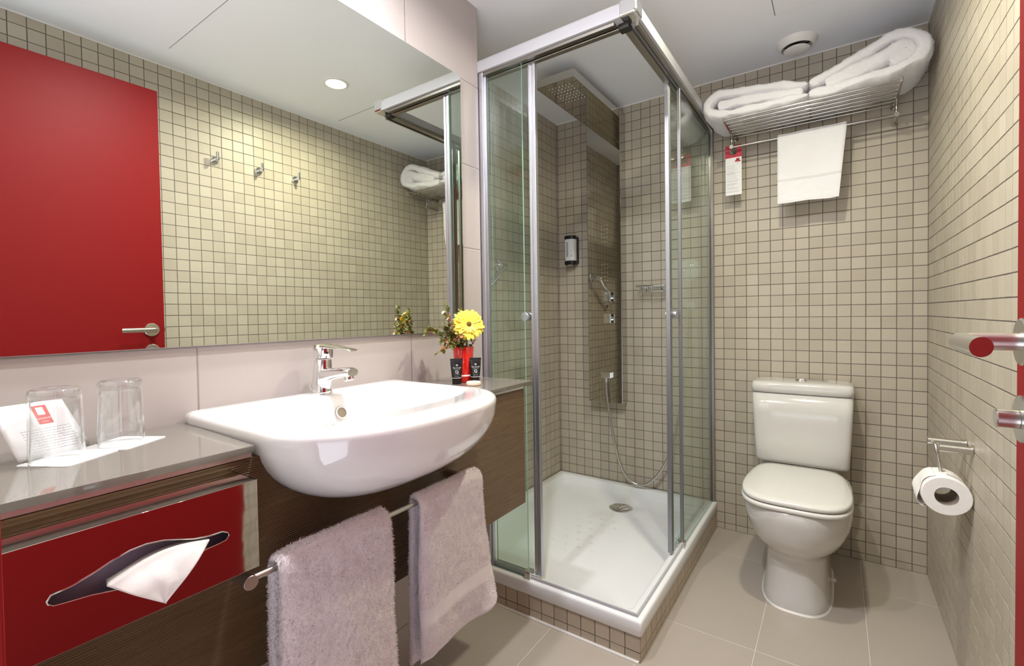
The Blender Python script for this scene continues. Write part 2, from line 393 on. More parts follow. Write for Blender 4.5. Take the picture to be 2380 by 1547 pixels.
# ------------------------------------------------------------------ mirror
t = thing('wall_mirror', 'large frameless wall mirror above the washbasin counter', 'mirror', (WX, -1.79, 1.0065))
y0, y1, h = -0.59, 0.59, 0.8755
MB().box(0.0005, 0.0098, y0, y1, 0, h).build('edge', alu, t)
MB().add([(0.010, y0+0.001, 0.001), (0.010, y1-0.001, 0.001), (0.010, y1-0.001, h-0.001), (0.010, y0+0.001, h-0.001)], [(0, 1, 2, 3)], 0, False).build('mirror_glass', mirror_m, t)

# ------------------------------------------------------------------ vanity
CT = 0.855; CX = -1.076
t = thing('vanity_cabinet', 'wall hung brown wooden vanity cabinet with fine horizontal ribs under the basin', 'cabinet', (WX, -1.8, 0))
arc = [(-1.785+0.266*math.cos(a), 0.856-0.154*abs(math.sin(a))**0.92) for a in [PI+PI*i/40 for i in range(41)]]
arc = [p for p in arc if p[1] < 0.8338]
pts = [(-2.384, 0.485), (-1.253, 0.485), (-1.253, 0.8338), (arc[-1][0], 0.8338)]+arc[::-1]+[(arc[0][0], 0.8338), (-2.384, 0.8338)]
curve_mesh([pts], 0.010, frame((-1.093, 0, 0), (0, 1, 0), (0, 0, 1)), 'front_panel', wood, None)
_fp = bpy.data.objects['front_panel']; _fp.data.transform(Matrix.Translation((-WX, 1.8, 0))); _fp.parent = t
MB().box(0.0, 0.267, 0.527, 0.547, 0.485, 0.8338).build('side_panel', wood, t)
for ya_, yb_ in ((-0.584, -0.262), (0.286, 0.549)):
    MB().box(0.262, 0.286, ya_, yb_, 0.8345, 0.8435, 0.0006).build('edge_strip', steel, t)['label'] = 'brushed metal strip below the counter edge'
def counter():
    pts = [(WX+0.001, -2.384), (CX, -2.384), (CX, -2.062), (WX+0.012, -2.052), (WX+0.012, -1.53), (CX-0.0, -1.53), (CX, -1.217), (WX+0.001, -1.217)]
    return curve_mesh([pts], 0.0051, Matrix.Translation((0, 0, CT-0.0056)), 'countertop', quartz, None, 0.0005)
tag(counter(), 'grey speckled quartz countertop running along the mirror wall', 'countertop')

# ------------------------------------------------------------------ washbasin
def basin():
    t = thing('washbasin', 'large white ceramic semi recessed washbasin bulging out of the counter', 'washbasin', (-1.14, -1.785, 0))
    ox, oy = -1.14, -1.785; X0 = WX+0.002-ox   # back edge
    def inside(x, y):
        if x < X0: return False
        if x < 0.075: return abs(y) < 0.268
        return (abs(y)/0.268)**2.6 + ((x-0.075)/0.166)**2.1 < 1
    N = 128; R = []
    for i in range(N):
        a = 2*PI*i/N; c, s_ = math.cos(a), math.sin(a); lo, hi = 0, 0.6
        for _ in range(26):
            m = (lo+hi)/2
            if inside(m*c, m*s_): lo = m
            else: hi = m
        R.append(lo)
    # soften back corners a touch
    def ring_out(k, z, dx=0.0, inset=0.0):
        out = []
        for i in range(N):
            a = 2*PI*i/N; r = max(R[i]*k-inset, 0.0005); x = r*math.cos(a)+dx; out.append((max(x, X0), r*math.sin(a), z))
        return out
    def ring_in(k, z, dx=0.0):
        out = []
        for i in range(N):
            a = 2*PI*i/N; c, s_ = math.cos(a), math.sin(a)
            n = 2.7; hx = 0.127; hy = 0.226
            r = 1/((abs(c)/hx)**n+(abs(s_)/hy)**n)**(1/n)*k
            out.append((r*c+0.012+dx, r*s_, z))
        return out
    rings = []
    top = 0.879
    # underside from bottom up
    for j in range(15):
        u = j/14; ang = (1-u)*PI/2
        z = 0.855-0.152*math.sin(ang)**1.0; k = max(math.cos(ang)**0.95, 0.02)
        rings.append(ring_out(k, z, -0.0*(1-k)))
    rings.append(ring_out(1.006, 0.862)); rings.append(ring_out(1.004, 0.868))
    rings.append(ring_out(1.0, 0.8725, 0, 0.001)); rings.append(ring_out(1.0, top-0.003, 0, 0.005)); rings.append(ring_out(1.0, top-0.0008, 0, 0.011)); rings.append(ring_out(1.0, top, 0, 0.018))
    rings += [ring_in(1.06, top-0.0005), ring_in(1.03, top-0.003), ring_in(1.0, top-0.009), ring_in(0.965, top-0.022), ring_in(0.92, top-0.045), ring_in(0.86, top-0.072), ring_in(0.76, top-0.098), ring_in(0.58, top-0.116), ring_in(0.35, top-0.124), ring_in(0.1, top-0.127)]
    b = MB().loft(rings).build('bowl', ceramic, t, auto=None)
    # overflow + waste
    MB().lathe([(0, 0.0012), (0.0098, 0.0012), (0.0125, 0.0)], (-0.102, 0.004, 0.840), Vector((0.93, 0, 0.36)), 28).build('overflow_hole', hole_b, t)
    MB().lathe([(0.0115, 0.0018), (0.0130, 0.0024), (0.0142, 0.0)], (-0.102, 0.004, 0.840), Vector((0.93, 0, 0.36)), 28).build('overflow_ring', ceramic, t)
    MB().lathe([(0, 0.004), (0.018, 0.004), (0.024, 0.001), (0.024, -0.002)], (0.01, 0, top-0.128)).build('waste_plug', chrome, t)
basin()

# tap
def tap():
    t = thing('basin_tap', 'chrome single lever mixer tap on the washbasin ledge', 'tap', (-1.315, -1.782, 0.8785))
    b = MB()
    rings = []
    for z, r, dx in ((0, 0.0245, 0), (0.003, 0.0250, 0), (0.008, 0.0238, 0), (0.03, 0.0228, 0.002), (0.055, 0.0215, 0.0045), (0.078, 0.0208, 0.0065), (0.082, 0.0195, 0.007)):
        rings.append([(dx+r*math.cos(2*PI*i/32), r*math.sin(2*PI*i/32), z) for i in range(32)])
    b.loft(rings); b.build('body', chrome, t)
    # spout
    rings = []
    for u, w, hh, z in ((0.0, 0.019, 0.019, 0.045), (0.03, 0.018, 0.016, 0.047), (0.06, 0.0175, 0.013, 0.052), (0.09, 0.0170, 0.0115, 0.056), (0.112, 0.0162, 0.0105, 0.0575), (0.120, 0.0135, 0.008, 0.0575)):
        rings.append([(u, w*math.copysign(abs(math.cos(a))**0.7, math.cos(a)), z+hh*math.copysign(abs(math.sin(a))**0.75, math.sin(a))) for a in [2*PI*i/28 for i in range(28)]])
    MB().loft(rings).build('spout', chrome, t)
    MB().cyl((0.103, 0, 0.050), (0.106, 0, 0.0385), 0.0115, 0.0115, 24, bev=0.001).build('aerator', chrome, t)
    # lever head
    rings = []
    for z, r, dx in ((0.0845, 0.0185, 0.008), (0.087, 0.0225, 0.008), (0.10, 0.0232, 0.009), (0.112, 0.0228, 0.010), (0.117, 0.0205, 0.0105), (0.1195, 0.013, 0.011)):
        rings.append([(dx+r*math.cos(2*PI*i/32), r*math.sin(2*PI*i/32), z+(0.0 if z < 0.11 else 0.0)) for i in range(32)])
    lv = MB().loft(rings)
    rings = []
    for u, w, hh, z in ((0.004, 0.019, 0.004, 0.114), (0.03, 0.019, 0.0045, 0.1135), (0.06, 0.0175, 0.0035, 0.1125), (0.095, 0.015, 0.0028, 0.110), (0.121, 0.0125, 0.0024, 0.1075), (0.125, 0.009, 0.0015, 0.107)):
        rings.append([(u, w*math.copysign(abs(math.cos(a))**0.6, math.cos(a)), z+hh*math.copysign(abs(math.sin(a))**0.7, math.sin(a))) for a in [2*PI*i/24 for i in range(24)]])
    lv.loft(rings); lv.build('lever', chrome, t)
    MB().cyl((0.0325, -0.006, 0.099), (0.0335, -0.006, 0.099), 0.0028, n=16).build('indicator', hole_m, t)
    # bead chain
    pts = [(-0.010, -0.026, 0.024), (-0.002, -0.0275, 0.0135), (0.010, -0.026, 0.0085), (0.018, -0.02, 0.006), (0.026, -0.012, 0.0035), (0.036, -0.006, 0.0022), (0.0475, -0.0045, 0.002), (0.0555, -0.004, -0.004), (0.060, -0.0035, -0.012), (0.066, -0.002, -0.030), (0.0735, 0.0, -0.052), (0.088, 0.002, -0.076), (0.105, 0.003, -0.094)]
    b = MB()
    dense = []
    for a, c in zip(pts[:-1], pts[1:]):
        n = max(1, int((Vector(c)-Vector(a)).length/0.0028))
        for i in range(n): dense.append(Vector(a).lerp(Vector(c), i/n))
    for p in dense:
        bm = bmesh.new(); bmesh.ops.create_icosphere(bm, subdivisions=1, radius=0.00125); bmesh.ops.translate(bm, verts=bm.verts, vec=p); b.frombm(bm)
    b.build('bead_chain', chrome, t)
tap()

# ------------------------------------------------------------------ fibres for terry cloth
def add_fibres(mb, n, length, width, down=0.35, mi=0, seed=1, face_ok=None, jitter=0.7):
    r = np.random.default_rng(seed); V = np.array(mb.v, float); tris = []
    for q, m in zip(mb.f, mb.mi):
        if face_ok is not None and m not in face_ok: continue
        for i in range(1, len(q)-1): tris.append((q[0], q[i], q[i+1]))
    tris = np.array(tris); A, B, D = V[tris[:, 0]], V[tris[:, 1]], V[tris[:, 2]]
    N = np.cross(B-A, D-A); ar = np.linalg.norm(N, axis=1); N = N/np.maximum(ar, 1e-12)[:, None]
    idx = r.choice(len(tris), n, p=ar/ar.sum()); a = r.random(n); b = r.random(n); fl = a+b > 1; a[fl] = 1-a[fl]; b[fl] = 1-b[fl]
    P = A[idx]+(B[idx]-A[idx])*a[:, None]+(D[idx]-A[idx])*b[:, None]; nn = N[idx]
    d = nn+r.normal(0, jitter*0.6, (n, 3)); d[:, 2] -= down; 
    k = (d*nn).sum(1); d += nn*np.maximum(0.25-k, 0)[:, None]; d /= np.linalg.norm(d, axis=1)[:, None]
    L = length*(0.5+r.random(n))[:, None]; s_ = np.cross(d, r.normal(size=(n, 3))); s_ /= np.linalg.norm(s_, axis=1)[:, None]
    s_ *= width; base = len(mb.v)
    b0 = P-s_-nn*0.0004; b1 = P+s_-nn*0.0004; mid = P+d*L*0.6; tip = P+d*L+r.normal(0, length*0.22, (n, 3)); 
    out = np.stack([b0, b1, mid+s_*0.5, tip], 1).reshape(-1, 3)
    mb.v += [tuple(x) for x in out.tolist()]
    mb.f += [(base+4*i, base+4*i+1, base+4*i+2, base+4*i+3) for i in range(n)]
    mb.mi += [mi]*n; mb.sm += [True]*n

def bend_noise(p, sc, amp, seed=0):
    return noise.noise(Vector(p)*sc+Vector((seed, seed*2, 0)))*amp

def orient(mb):
    """outward normals for a closed sheet before fibres go on"""
    me = bpy.data.meshes.new('tmp'); me.from_pydata(mb.v, [], mb.f); bm = bmesh.new(); bm.from_mesh(me)
    bmesh.ops.recalc_face_normals(bm, faces=bm.faces); bm.faces.ensure_lookup_table()
    mb.f = [tuple(v.index for v in f.verts) for f in bm.faces]; bm.free(); bpy.data.meshes.remove(me)

# towel over the rail under the basin
BARX, BARZ = -1.012, 0.6750
def draped_towel(name, label, ya, yb, front_len, back_len, thick, gap, seed, nf, band=None, flare=None, cat='towel', rail=(BARX, BARZ), m=None, axis='Y', flen=0.0036, fw=0.00032, rad=0.009, slant=None):
    """closed thick sheet: s runs back hem -> over the rail -> front hem, w runs along the rail"""
    arc = PI*(rad)
    total = back_len+arc+front_len
    def path(s):
        if s < back_len: return (-rad-gap*0.3*min(1, (back_len-s)/0.1), -(back_len-s), (-1, 0))
        if s < back_len+arc:
            a = (s-back_len)/rad; return (-rad*math.cos(a), rad*math.sin(a), (-math.cos(a), math.sin(a)))
        d = s-back_len-arc; return (rad+gap*min(1, d/0.1), -d, (1, 0))
    ns, nw = 110, 46
    b = MB(); V = []
    for side in (1, 0):
        for i in range(ns):
            s = total*i/(ns-1)
            for j in range(nw):
                w = j/(nw-1)
                px, pz, nrm = path(s)
                ed = min(w, 1-w)*(yb-ya); es = min(s, total-s)
                th = thick*min(1, (max(ed, 0)/(thick*0.6))**0.5 if ed < thick*0.6 else 1)*min(1, (max(es, 0)/(thick*0.6))**0.5 if es < thick*0.6 else 1)
                off = th*side + (thick-th)*0.5
                x = px+nrm[0]*off; z = pz+nrm[1]*off
                y = ya+(yb-ya)*w
                d = max(0, -pz); front = s > back_len+arc/2
                if flare: y, x, z = flare(w, d, x, y, z, front)
                x += bend_noise((y*1.0, z*0.6, seed), 9, 0.010)*min(1, d/0.06)*(1 if front else 0.3)
                z += bend_noise((y, s, seed+3), 14, 0.003)
                x += bend_noise((y, z, seed+5), 45, 0.0022)
                if axis == 'Y': V.append((rail[0]+x, y, rail[1]+z))
                else: V.append((y, rail[0]-x, rail[1]+z))
    f = []; mi = []
    off = ns*nw
    for i in range(ns-1):
        s = total*(i+0.5)/(ns-1); d = s-back_len-arc
        isb = 0
        if band and d > 0:
            for (b0, b1) in band:
                if b0 < d < b1: isb = 1
        for j in range(nw-1):
            q = (i*nw+j, i*nw+j+1, (i+1)*nw+j+1, (i+1)*nw+j)
            f.append(q); mi.append(isb); f.append(tuple(off+k for k in q[::-1])); mi.append(isb)
    for i in range(ns-1):
        for j in (0, nw-1):
            a_, c_ = i*nw+j, (i+1)*nw+j; f.append((a_, c_, off+c_, off+a_)); mi.append(0)
    for j in range(nw-1):
        for i in (0, ns-1):
            a_, c_ = i*nw+j, i*nw+j+1; f.append((a_, c_, off+c_, off+a_)); mi.append(0)
    b.v = V; b.f = f; b.mi = mi; b.sm = [True]*len(f)
    orient(b)
    if nf: add_fibres(b, nf, flen, fw, 0.4, 0, seed, (0,))
    o = b.build(name, [m or terry_b, terry_seam if m else weave], None, auto=None, recalc=False)
    return tag(o, label, cat)
def flareA(w, d, x, y, z, front):
    if front and w < 0.16: x -= 0.018*(1-w/0.16)*min(1, d/0.15)*0.6
    y += -0.03*(1-w)*0 + 0.06*d*(w-0.5)*0.3
    return y, x, z
draped_towel('hand_towel', 'larger fluffy towel on the left of the rail under the basin', -2.069, -1.852, 0.42, 0.40, 0.014, 0.006, 3, 90000, band=[(0.285, 0.33)], flare=flareA)
def flareB(w, d, x, y, z, front):
    if front:
        z += d*0.10*w
        x += 0.03*math.exp(-((w-0.88)/0.22)**2)*max(0, d-0.12)/0.2
        if w < 0.12: x -= 0.02*(1-w/0.12)*min(1, d/0.1)*0.5
    y += 0.10*d*(w-0.4)*0.5
    return y, x, z
draped_towel('face_towel', 'smaller white terry towel on the rail beside the shower, with woven band', -1.776, -1.572, 0.325, 0.345, 0.012, 0.006, 9, 90000, band=[(0.215, 0.25), (0.31, 0.322)], flare=flareB, flen=0.0027, fw=0.0003)
# rail
t = thing('towel_rail', 'brushed steel towel rail fixed to the ribbed cabinet front', 'towel rail', (0, 0, 0))
MB().cyl((BARX, -2.108, BARZ), (BARX, -1.600, BARZ), 0.0050, n=20).build('bar', steel, t)
for yy in (-2.108, -1.600):
    MB().cyl((-1.083, yy, BARZ), (-1.0, yy, BARZ), 0.0105, n=32, bev=0.0006).build('bracket', steel, t)

# ------------------------------------------------------------------ tissue box
def tissue_box():
    FX = -1.0; ya, yb, z0, z1 = -2.356, -2.0965, 0.6955, 0.8235
    t = thing('tissue_dispenser', 'polished steel tissue dispenser mounted on the cabinet front', 'tissue dispenser', (0, 0, 0))
    outer = [(ya, z0), (yb, z0), (yb, z1), (ya, z1)]
    # slot
    up = [(-2.3215, 0.758), (-2.318, 0.7635), (-2.300, 0.766), (-2.282, 0.7715), (-2.265, 0.7785), (-2.248, 0.783), (-2.232, 0.7842), (-2.214, 0.7815), (-2.198, 0.776), (-2.180, 0.7695), (-2.162, 0.7660), (-2.145, 0.7655), (-2.1385, 0.7615), (-2.137, 0.7575)]
    dn = [(-2.1405, 0.7525), (-2.150, 0.751), (-2.165, 0.750), (-2.182, 0.7465), (-2.198, 0.7415), (-2.215, 0.7385), (-2.232, 0.738), (-2.250, 0.7395), (-2.268, 0.7435), (-2.285, 0.7475), (-2.302, 0.7495), (-2.316, 0.7515), (-2.3205, 0.7545)]
    hole = up+dn
    curve_mesh([outer, hole], 0.0006, frame((FX-0.001, 0, 0), (0, 1, 0), (0, 0, 1)), 'face_plate', chrome_box, t, 0.0004)
    MB().box(-1.083, FX-0.002, ya, yb, z1-0.0012, z1).box(-1.083, FX-0.002, ya, yb, z0, z0+0.0012).box(-1.083, FX-0.002, ya, ya+0.0012, z0, z1).box(-1.083, FX-0.002, yb-0.0012, yb, z0, z1).build('casing', chrome_box, t)
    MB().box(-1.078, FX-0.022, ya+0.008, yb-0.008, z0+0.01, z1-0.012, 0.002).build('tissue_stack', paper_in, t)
    # tissue: folded sheet sticking out
    def fn(u, v):
        # u across the slot (left to right), v outwards
        a = Vector((FX-0.014, -2.268+0.106*u, 0.753+0.008*u+0.010*math.sin(PI*u)))
        tip = Vector((FX+0.016, -2.219, 0.7085))
        a2 = Vector((FX+0.003, -2.272+0.110*u, 0.752+0.010*u+0.012*math.sin(PI*u)))
        if v < 0.25: p = a.lerp(a2, v/0.25)
        else:
            k = (v-0.25)/0.75; p = a2.lerp(tip, k); p.x += 0.006*math.sin(PI*k)
        p.x += bend_noise((u*0.1, v*0.1, 3), 30, 0.003)
        return p
    b = MB(); b.grid(fn, 40, 36)
    o = b.build('tissue', tissue_m, t, auto=None); md = o.modifiers.new('s', 'SOLIDIFY'); md.thickness = 0.0006
    MB().tube([(FX+0.0005, p[0], p[1]) for p in hole], 0.0007, 8, closed=True).build('slot_rim', chrome, t)
def box_face():
    k = NT('polished_steel_face'); P, ax = k.pos(); k.set(Base_Color=(0.72, 0.70, 0.68, 1), Metallic=1.0, Roughness=0.05)
    w = k.math('MULTIPLY', k.math('SUBTRACT', k.noise(14, 2), 0.5), 0.02)
    d = k.math('MAXIMUM', k.math('ADD', k.math('ADD', ax[1], 2.1465), w), 0.0)
    h = k.math('MULTIPLY', k.math('MULTIPLY', d, d), -0.40)
    b = k.n('ShaderNodeBump'); b.inputs['Strength'].default_value = 1.0; b.inputs['Distance'].default_value = 1.0
    k.l(h, b.inputs['Height']); k.l(b.outputs[0], k.b.inputs['Normal']); return k.m
chrome_box = box_face()
paper_in = mat('tissue_stack_shaded', rgb(140, 130, 150), 0.8)  # tissue paper coloured darker for the shade inside the casing
tissue_box()

# ------------------------------------------------------------------ things on the counter
def tumbler(x, y, label):
    t = thing('drinking_glass', label, 'drinking glass', (x, y, CT+0.0012), 0, 'upturned drinking glasses on the counter')
    H = 0.107; ro = 0.0315; rt = 0.0295
    MB().lathe([(ro-0.0016, 0), (ro, 0.0005), (ro, 0.003), (rt+0.0008, H-0.012), (rt, H-0.004), (rt-0.003, H), (rt-0.006, H-0.001), (0, H-0.002)], n=64).lathe([(ro-0.0016, 0), (ro-0.0024, 0.003), (rt-0.0024, H-0.020), (rt-0.005, H-0.0155), (0, H-0.0145)], n=64).build('wall', glass_wall, t, auto=None)
    MB().lathe([(0, H-0.0140), (rt-0.006, H-0.0150), (rt-0.0012, H-0.0125), (rt-0.0006, H-0.004), (rt-0.0032, H-0.0004), (0, H-0.0024)], n=64).build('thick_base', glass_m, t, auto=None)
    return t
tumbler(-1.2433, -2.262, 'upturned drinking glass nearer the door, in front of the folded card')
tumbler(-1.2790, -2.1760, 'upturned drinking glass nearer the washbasin, right of the folded card')
def coaster(pts, label):
    o = curve_mesh([[p[:2] for p in pts]], 0.0005, Matrix.Translation((0, 0, CT+0.0006)), 'paper_coaster', paper, None); tag(o, label, 'coaster', 'paper coasters under the glasses')
def disc_sq(cx, cy, h, ang):
    out = []
    for (sx, sy) in ((1, 1), (-1, 1), (-1, -1), (1, -1)):
        for k in range(5):
            a = math.atan2(sy, sx)+(-0.5+k/4)*PI/2; c = Vector((sx*(h-0.006), sy*(h-0.006)))+Vector((math.cos(a), math.sin(a)))*0.006
            out.append((cx+c.x*math.cos(ang)-c.y*math.sin(ang), cy+c.x*math.sin(ang)+c.y*math.cos(ang)))
    return out
coaster(disc_sq(-1.2465, -2.2475, 0.041, 0.55), 'white paper coaster under the glass nearer the door')
coaster(disc_sq(-1.2815, -2.1720, 0.041, 0.55), 'white paper coaster under the glass nearer the washbasin')
# folded card
def card():
    t = thing('folded_card', 'white folded card with a red square emblem leaning behind the drinking glass', 'card', (0, 0, 0))
    # front leaf
    A = Vector((-1.274, -2.297, CT+0.001)); B = Vector((-1.298, -2.216, CT+0.001)); up = Vector((-0.010, -0.026, 0.080))
    ux = (B-A).normalized(); nz = ux.cross(up.normalized())
    L = (B-A).length; H = up.length
    M = frame(A+nz*0.0, ux, (up-ux*up.dot(ux)).normalized())
    sk = (up.dot(ux))
    def leaf(M, L, H, sk, nm, bow=0.004):
        b = MB()
        def fn(u, v): return M @ Vector((u*L+sk*v, v*H, bow*math.sin(PI*u)))
        b.grid(fn, 14, 8); o = b.build(nm, paper, t, auto=None); md = o.modifiers.new('s', 'SOLIDIFY'); md.thickness = 0.0004; md.offset = -1; return o
    leaf(M, L, H, sk, 'front_leaf', 0.0)
    # rear leaf folds back down behind as the prop
    tl = M @ Vector((sk, H, 0)); trr = M @ Vector((L+sk, H, 0)); bk = Vector((-0.036, 0.012, 0))
    q = [Vector((tl.x, tl.y, tl.z)), Vector((trr.x, trr.y, trr.z)), Vector((B.x, B.y, CT+0.0005))+bk*1.0, Vector((A.x, A.y, CT+0.0005))+bk]
    b = MB(); b.grid(lambda u, v: q[0].lerp(q[1], u).lerp(q[3].lerp(q[2], u), v), 6, 6); o = b.build('rear_leaf', paper, t, auto=None); o.modifiers.new('s', 'SOLIDIFY').thickness = 0.0004
    def at(u, v, dz=0.0006): return M @ Matrix.Translation((u*L+sk*v, v*H, dz))
    sh = M @ Matrix(((1, sk/H, 0, 0), (0, 1, 0, 0), (0, 0, 1, 0), (0, 0, 0, 1)))
    s1 = sh @ Matrix.Translation((0.62*L, 0.76*H, 0.0005))
    w, h = 0.0088, 0.0145
    curve_mesh([[(-w, -h), (w, -h), (w, h), (-w, h)]], 0.0001, s1, 'emblem', red_logo, t)
    curve_mesh([[(-w*0.55, -h*0.02), (w*0.45, -h*0.02), (w*0.45, h*0.8), (-w*0.55, h*0.8)]], 0.0001, s1 @ Matrix.Translation((0, 0, 0.00025)), 'emblem_window', paper, t)
    text('Leonardo', 0.0048, s1 @ Matrix.Translation((0, -h*0.38, 0.0003)), 'emblem_lettering', paper, t)
    text('Hotels', 0.0032, s1 @ Matrix.Translation((0, -h*0.75, 0.0003)), 'emblem_lettering', paper, t)
    b = MB()
    for r in range(9):
        y = 0.50-r*0.048; x0 = 0.22
        u = x0
        while u < 0.92:
            wd = random.uniform(0.02, 0.07)
            p = [sh @ Vector((q[0]*L, q[1]*H, 0.0006)) for q in ((u, y), (u+wd, y), (u+wd, y+0.012), (u, y+0.012))]
            b.add(p, [(0, 1, 2, 3)], 0, False); u += wd+0.012
    b.build('printed_lines', text_m, t, auto=None)
card()
# vase, foliage, flower
VX, VY = -1.250, -1.338
t = thing('flower_vase', 'glossy red tumbler shaped vase at the shower end of the counter', 'vase', (VX, VY, CT))
MB().lathe([(0.0, 0.0), (0.0245, 0.0), (0.026, 0.003), (0.0268, 0.02), (0.0290, 0.06), (0.0325, 0.1085), (0.0315, 0.1095), (0.030, 0.108), (0.0265, 0.06), (0.024, 0.022), (0, 0.018)], n=48).build('glass', vase_m, t, auto=None)
MB().lathe([(0.0270, 0.0195), (0.0272, 0.0235), (0.0268, 0.0235)], n=48).build('base_band', paper, t, auto=None)
def leafmesh(b, p, d, up, L, w, mi):
    d = Vector(d).normalized(); s_ = d.cross(Vector(up)); s_ = s_.normalized() if s_.length > 1e-3 else Vector((1, 0, 0)); n = s_.cross(d)
    prof = [(0, 0.02), (0.18, 0.62), (0.42, 1.0), (0.7, 0.88), (0.9, 0.45), (1, 0.02)]
    v = []; f = []
    for u, k in prof:
        c = Vector(p)+d*(u*L)+n*(-0.12*L*u*u)
        v += [c-s_*w*k+n*w*0.25*k, c, c+s_*w*k+n*w*0.25*k]
    for i in range(len(prof)-1):
        f += [(3*i, 3*i+1, 3*i+4, 3*i+3), (3*i+1, 3*i+2, 3*i+5, 3*i+4)]
    b.add(v, f, mi)
def sprig(label, base, ctrl, nl, seed, Lf=0.0165):
    r = random.Random(seed); b = MB(); tw = MB(); P = [Vector(p) for p in ctrl]
    def at(t_):
        k = t_*(len(P)-1); i = min(int(k), len(P)-2); return P[i].lerp(P[i+1], k-i)
    pts = [at(i/20) for i in range(21)]; tw.tube(pts, 0.0009, 6)
    for i in range(nl):
        u = 0.35+0.65*i/nl; p = at(u); tg = (at(min(1, u+0.03))-at(u-0.03)).normalized()
        br = Vector((r.gauss(0, 1), r.gauss(0, 1), r.gauss(0.2, 0.8))).normalized()
        if i % 4 == 0:
            L = r.uniform(0.015, 0.034); e = p+(tg*0.6+br*0.8).normalized()*L; tw.tube([p, p.lerp(e, .5), e], 0.0005, 5)
            for k in range(7):
                q = p.lerp(e, 0.25+0.12*k); bb = Vector((r.gauss(0, 1), r.gauss(0, 1), r.gauss(0.3, 0.7))).normalized()
                leafmesh(b, q, (tg*0.4+bb), (0, 0, 1), r.uniform(0.6, 1.0)*Lf, r.uniform(0.24, 0.34)*Lf, r.choice([0, 0, 0, 1, 1, 2, 2, 3]))
        leafmesh(b, p, (tg*0.3+br), (0, 0, 1), r.uniform(0.7, 1.15)*Lf, r.uniform(0.26, 0.36)*Lf, r.choice([0, 0, 0, 1, 1, 2, 2, 3]))
    t = thing('foliage_sprig', label, 'foliage', (0, 0, 0), 0, 'leafy sprigs in the red vase')
    tw.build('twig', twig, t, auto=None); b.build('leaves', leaf_ms, t, auto=None, recalc=False)
zb = CT+0.03
sprig('leafy sprig rising tallest and furthest left from the red vase', None, [(VX, VY, zb), (VX-0.005, VY-0.010, CT+0.10), (VX-0.004, VY-0.045, CT+0.14), (VX-0.002, VY-0.060, CT+0.175), (VX+0.0, VY-0.066, CT+0.225)], 40, 1)
sprig('leafy sprig leaning toward the mirror from the red vase', None, [(VX, VY, zb), (VX-0.008, VY-0.012, CT+0.10), (VX-0.030, VY-0.040, CT+0.13), (VX-0.045, VY-0.070, CT+0.155), (VX-0.05, VY-0.10, CT+0.165)], 42, 2)
sprig('drooping leafy sprig hanging low at the left of the red vase', None, [(VX, VY, zb), (VX+0.002, VY-0.014, CT+0.106), (VX+0.010, VY-0.045, CT+0.125), (VX+0.016, VY-0.085, CT+0.120), (VX+0.018, VY-0.108, CT+0.108)], 34, 3)
sprig('short leafy sprig behind the yellow flower in the red vase', None, [(VX, VY, zb), (VX-0.006, VY-0.004, CT+0.10), (VX-0.010, VY-0.020, CT+0.14), (VX-0.006, VY-0.022, CT+0.185), (VX-0.0, VY-0.020, CT+0.205)], 40, 4)
sprig('small pale leafed sprig at the right of the red vase', None, [(VX+0.006, VY+0.01, zb), (VX+0.012, VY+0.014, CT+0.10), (VX+0.016, VY+0.025, CT+0.115), (VX+0.014, VY+0.035, CT+0.125)], 7, 5, 0.017)
sprig('bushy leafy sprig filling the middle left of the red vase', None, [(VX, VY, zb), (VX-0.002, VY-0.006, CT+0.105), (VX-0.012, VY-0.028, CT+0.125), (VX-0.010, VY-0.048, CT+0.145), (VX-0.012, VY-0.060, CT+0.17)], 46, 8)
sprig('dark leafy sprig low over the rim of the red vase', None, [(VX, VY, zb), (VX+0.004, VY-0.006, CT+0.108), (VX+0.014, VY-0.016, CT+0.122), (VX+0.018, VY-0.034, CT+0.130), (VX+0.012, VY-0.052, CT+0.150)], 40, 9)
def gerbera():
    cpos = Vector((-1.215, -1.352, 1.033)); nrm = Vector((0.80, -0.52, 0.30)).normalized()
    t = thing('yellow_gerbera', 'large yellow daisy flower standing in the red vase', 'flower', (0, 0, 0))
    u = nrm.cross(Vector((0, 0, 1))).normalized(); w = nrm.cross(u)
    r = random.Random(5); b = MB()
    for ring, (n, L, lift) in enumerate(((26, 0.050, 0.05), (24, 0.045, 0.22), (20, 0.032, 0.45), (16, 0.018, 0.7))):
        for i in range(n):
            a = 2*PI*(i+0.5*ring)/n+r.gauss(0, 0.05); d = (u*math.cos(a)+w*math.sin(a)); dd = (d+nrm*(lift+r.gauss(0, 0.06))).normalized()
            side = nrm.cross(d).normalized(); LL = L*r.uniform(0.94, 1.05); wd = 0.0068*(1 if ring < 2 else 0.7)
            v = []; f = []
            prof = [(0.10, 0.35), (0.35, 0.75), (0.65, 1.0), (0.88, 0.85), (1.0, 0.35)]
            for q, k in prof:
                c = cpos+dd*(LL*q)-nrm*(0.006*q*q)
                v += [c-side*wd*k+nrm*wd*0.2, c, c+side*wd*k+nrm*wd*0.2]
            for j in range(len(prof)-1): f += [(3*j, 3*j+1, 3*j+4, 3*j+3), (3*j+1, 3*j+2, 3*j+5, 3*j+4)]
            b.add(v, f)
    b.build('petals', yellow, t, auto=None, recalc=False)
    MB().lathe([(0, 0.0095), (0.004, 0.009), (0.0075, 0.006), (0.009, 0.0)], cpos, nrm, 24).build('flower_centre', flower_eye, t)
    MB().tube([cpos-nrm*0.002, cpos-nrm*0.02+Vector((0, 0, -0.012)), Vector((VX+0.012, VY+0.004, CT+0.11)), Vector((VX+0.006, VY+0.004, CT+0.05)), Vector((VX, VY, CT+0.022))], 0.0022, 10).build('stem', stem_m, t)
gerbera()
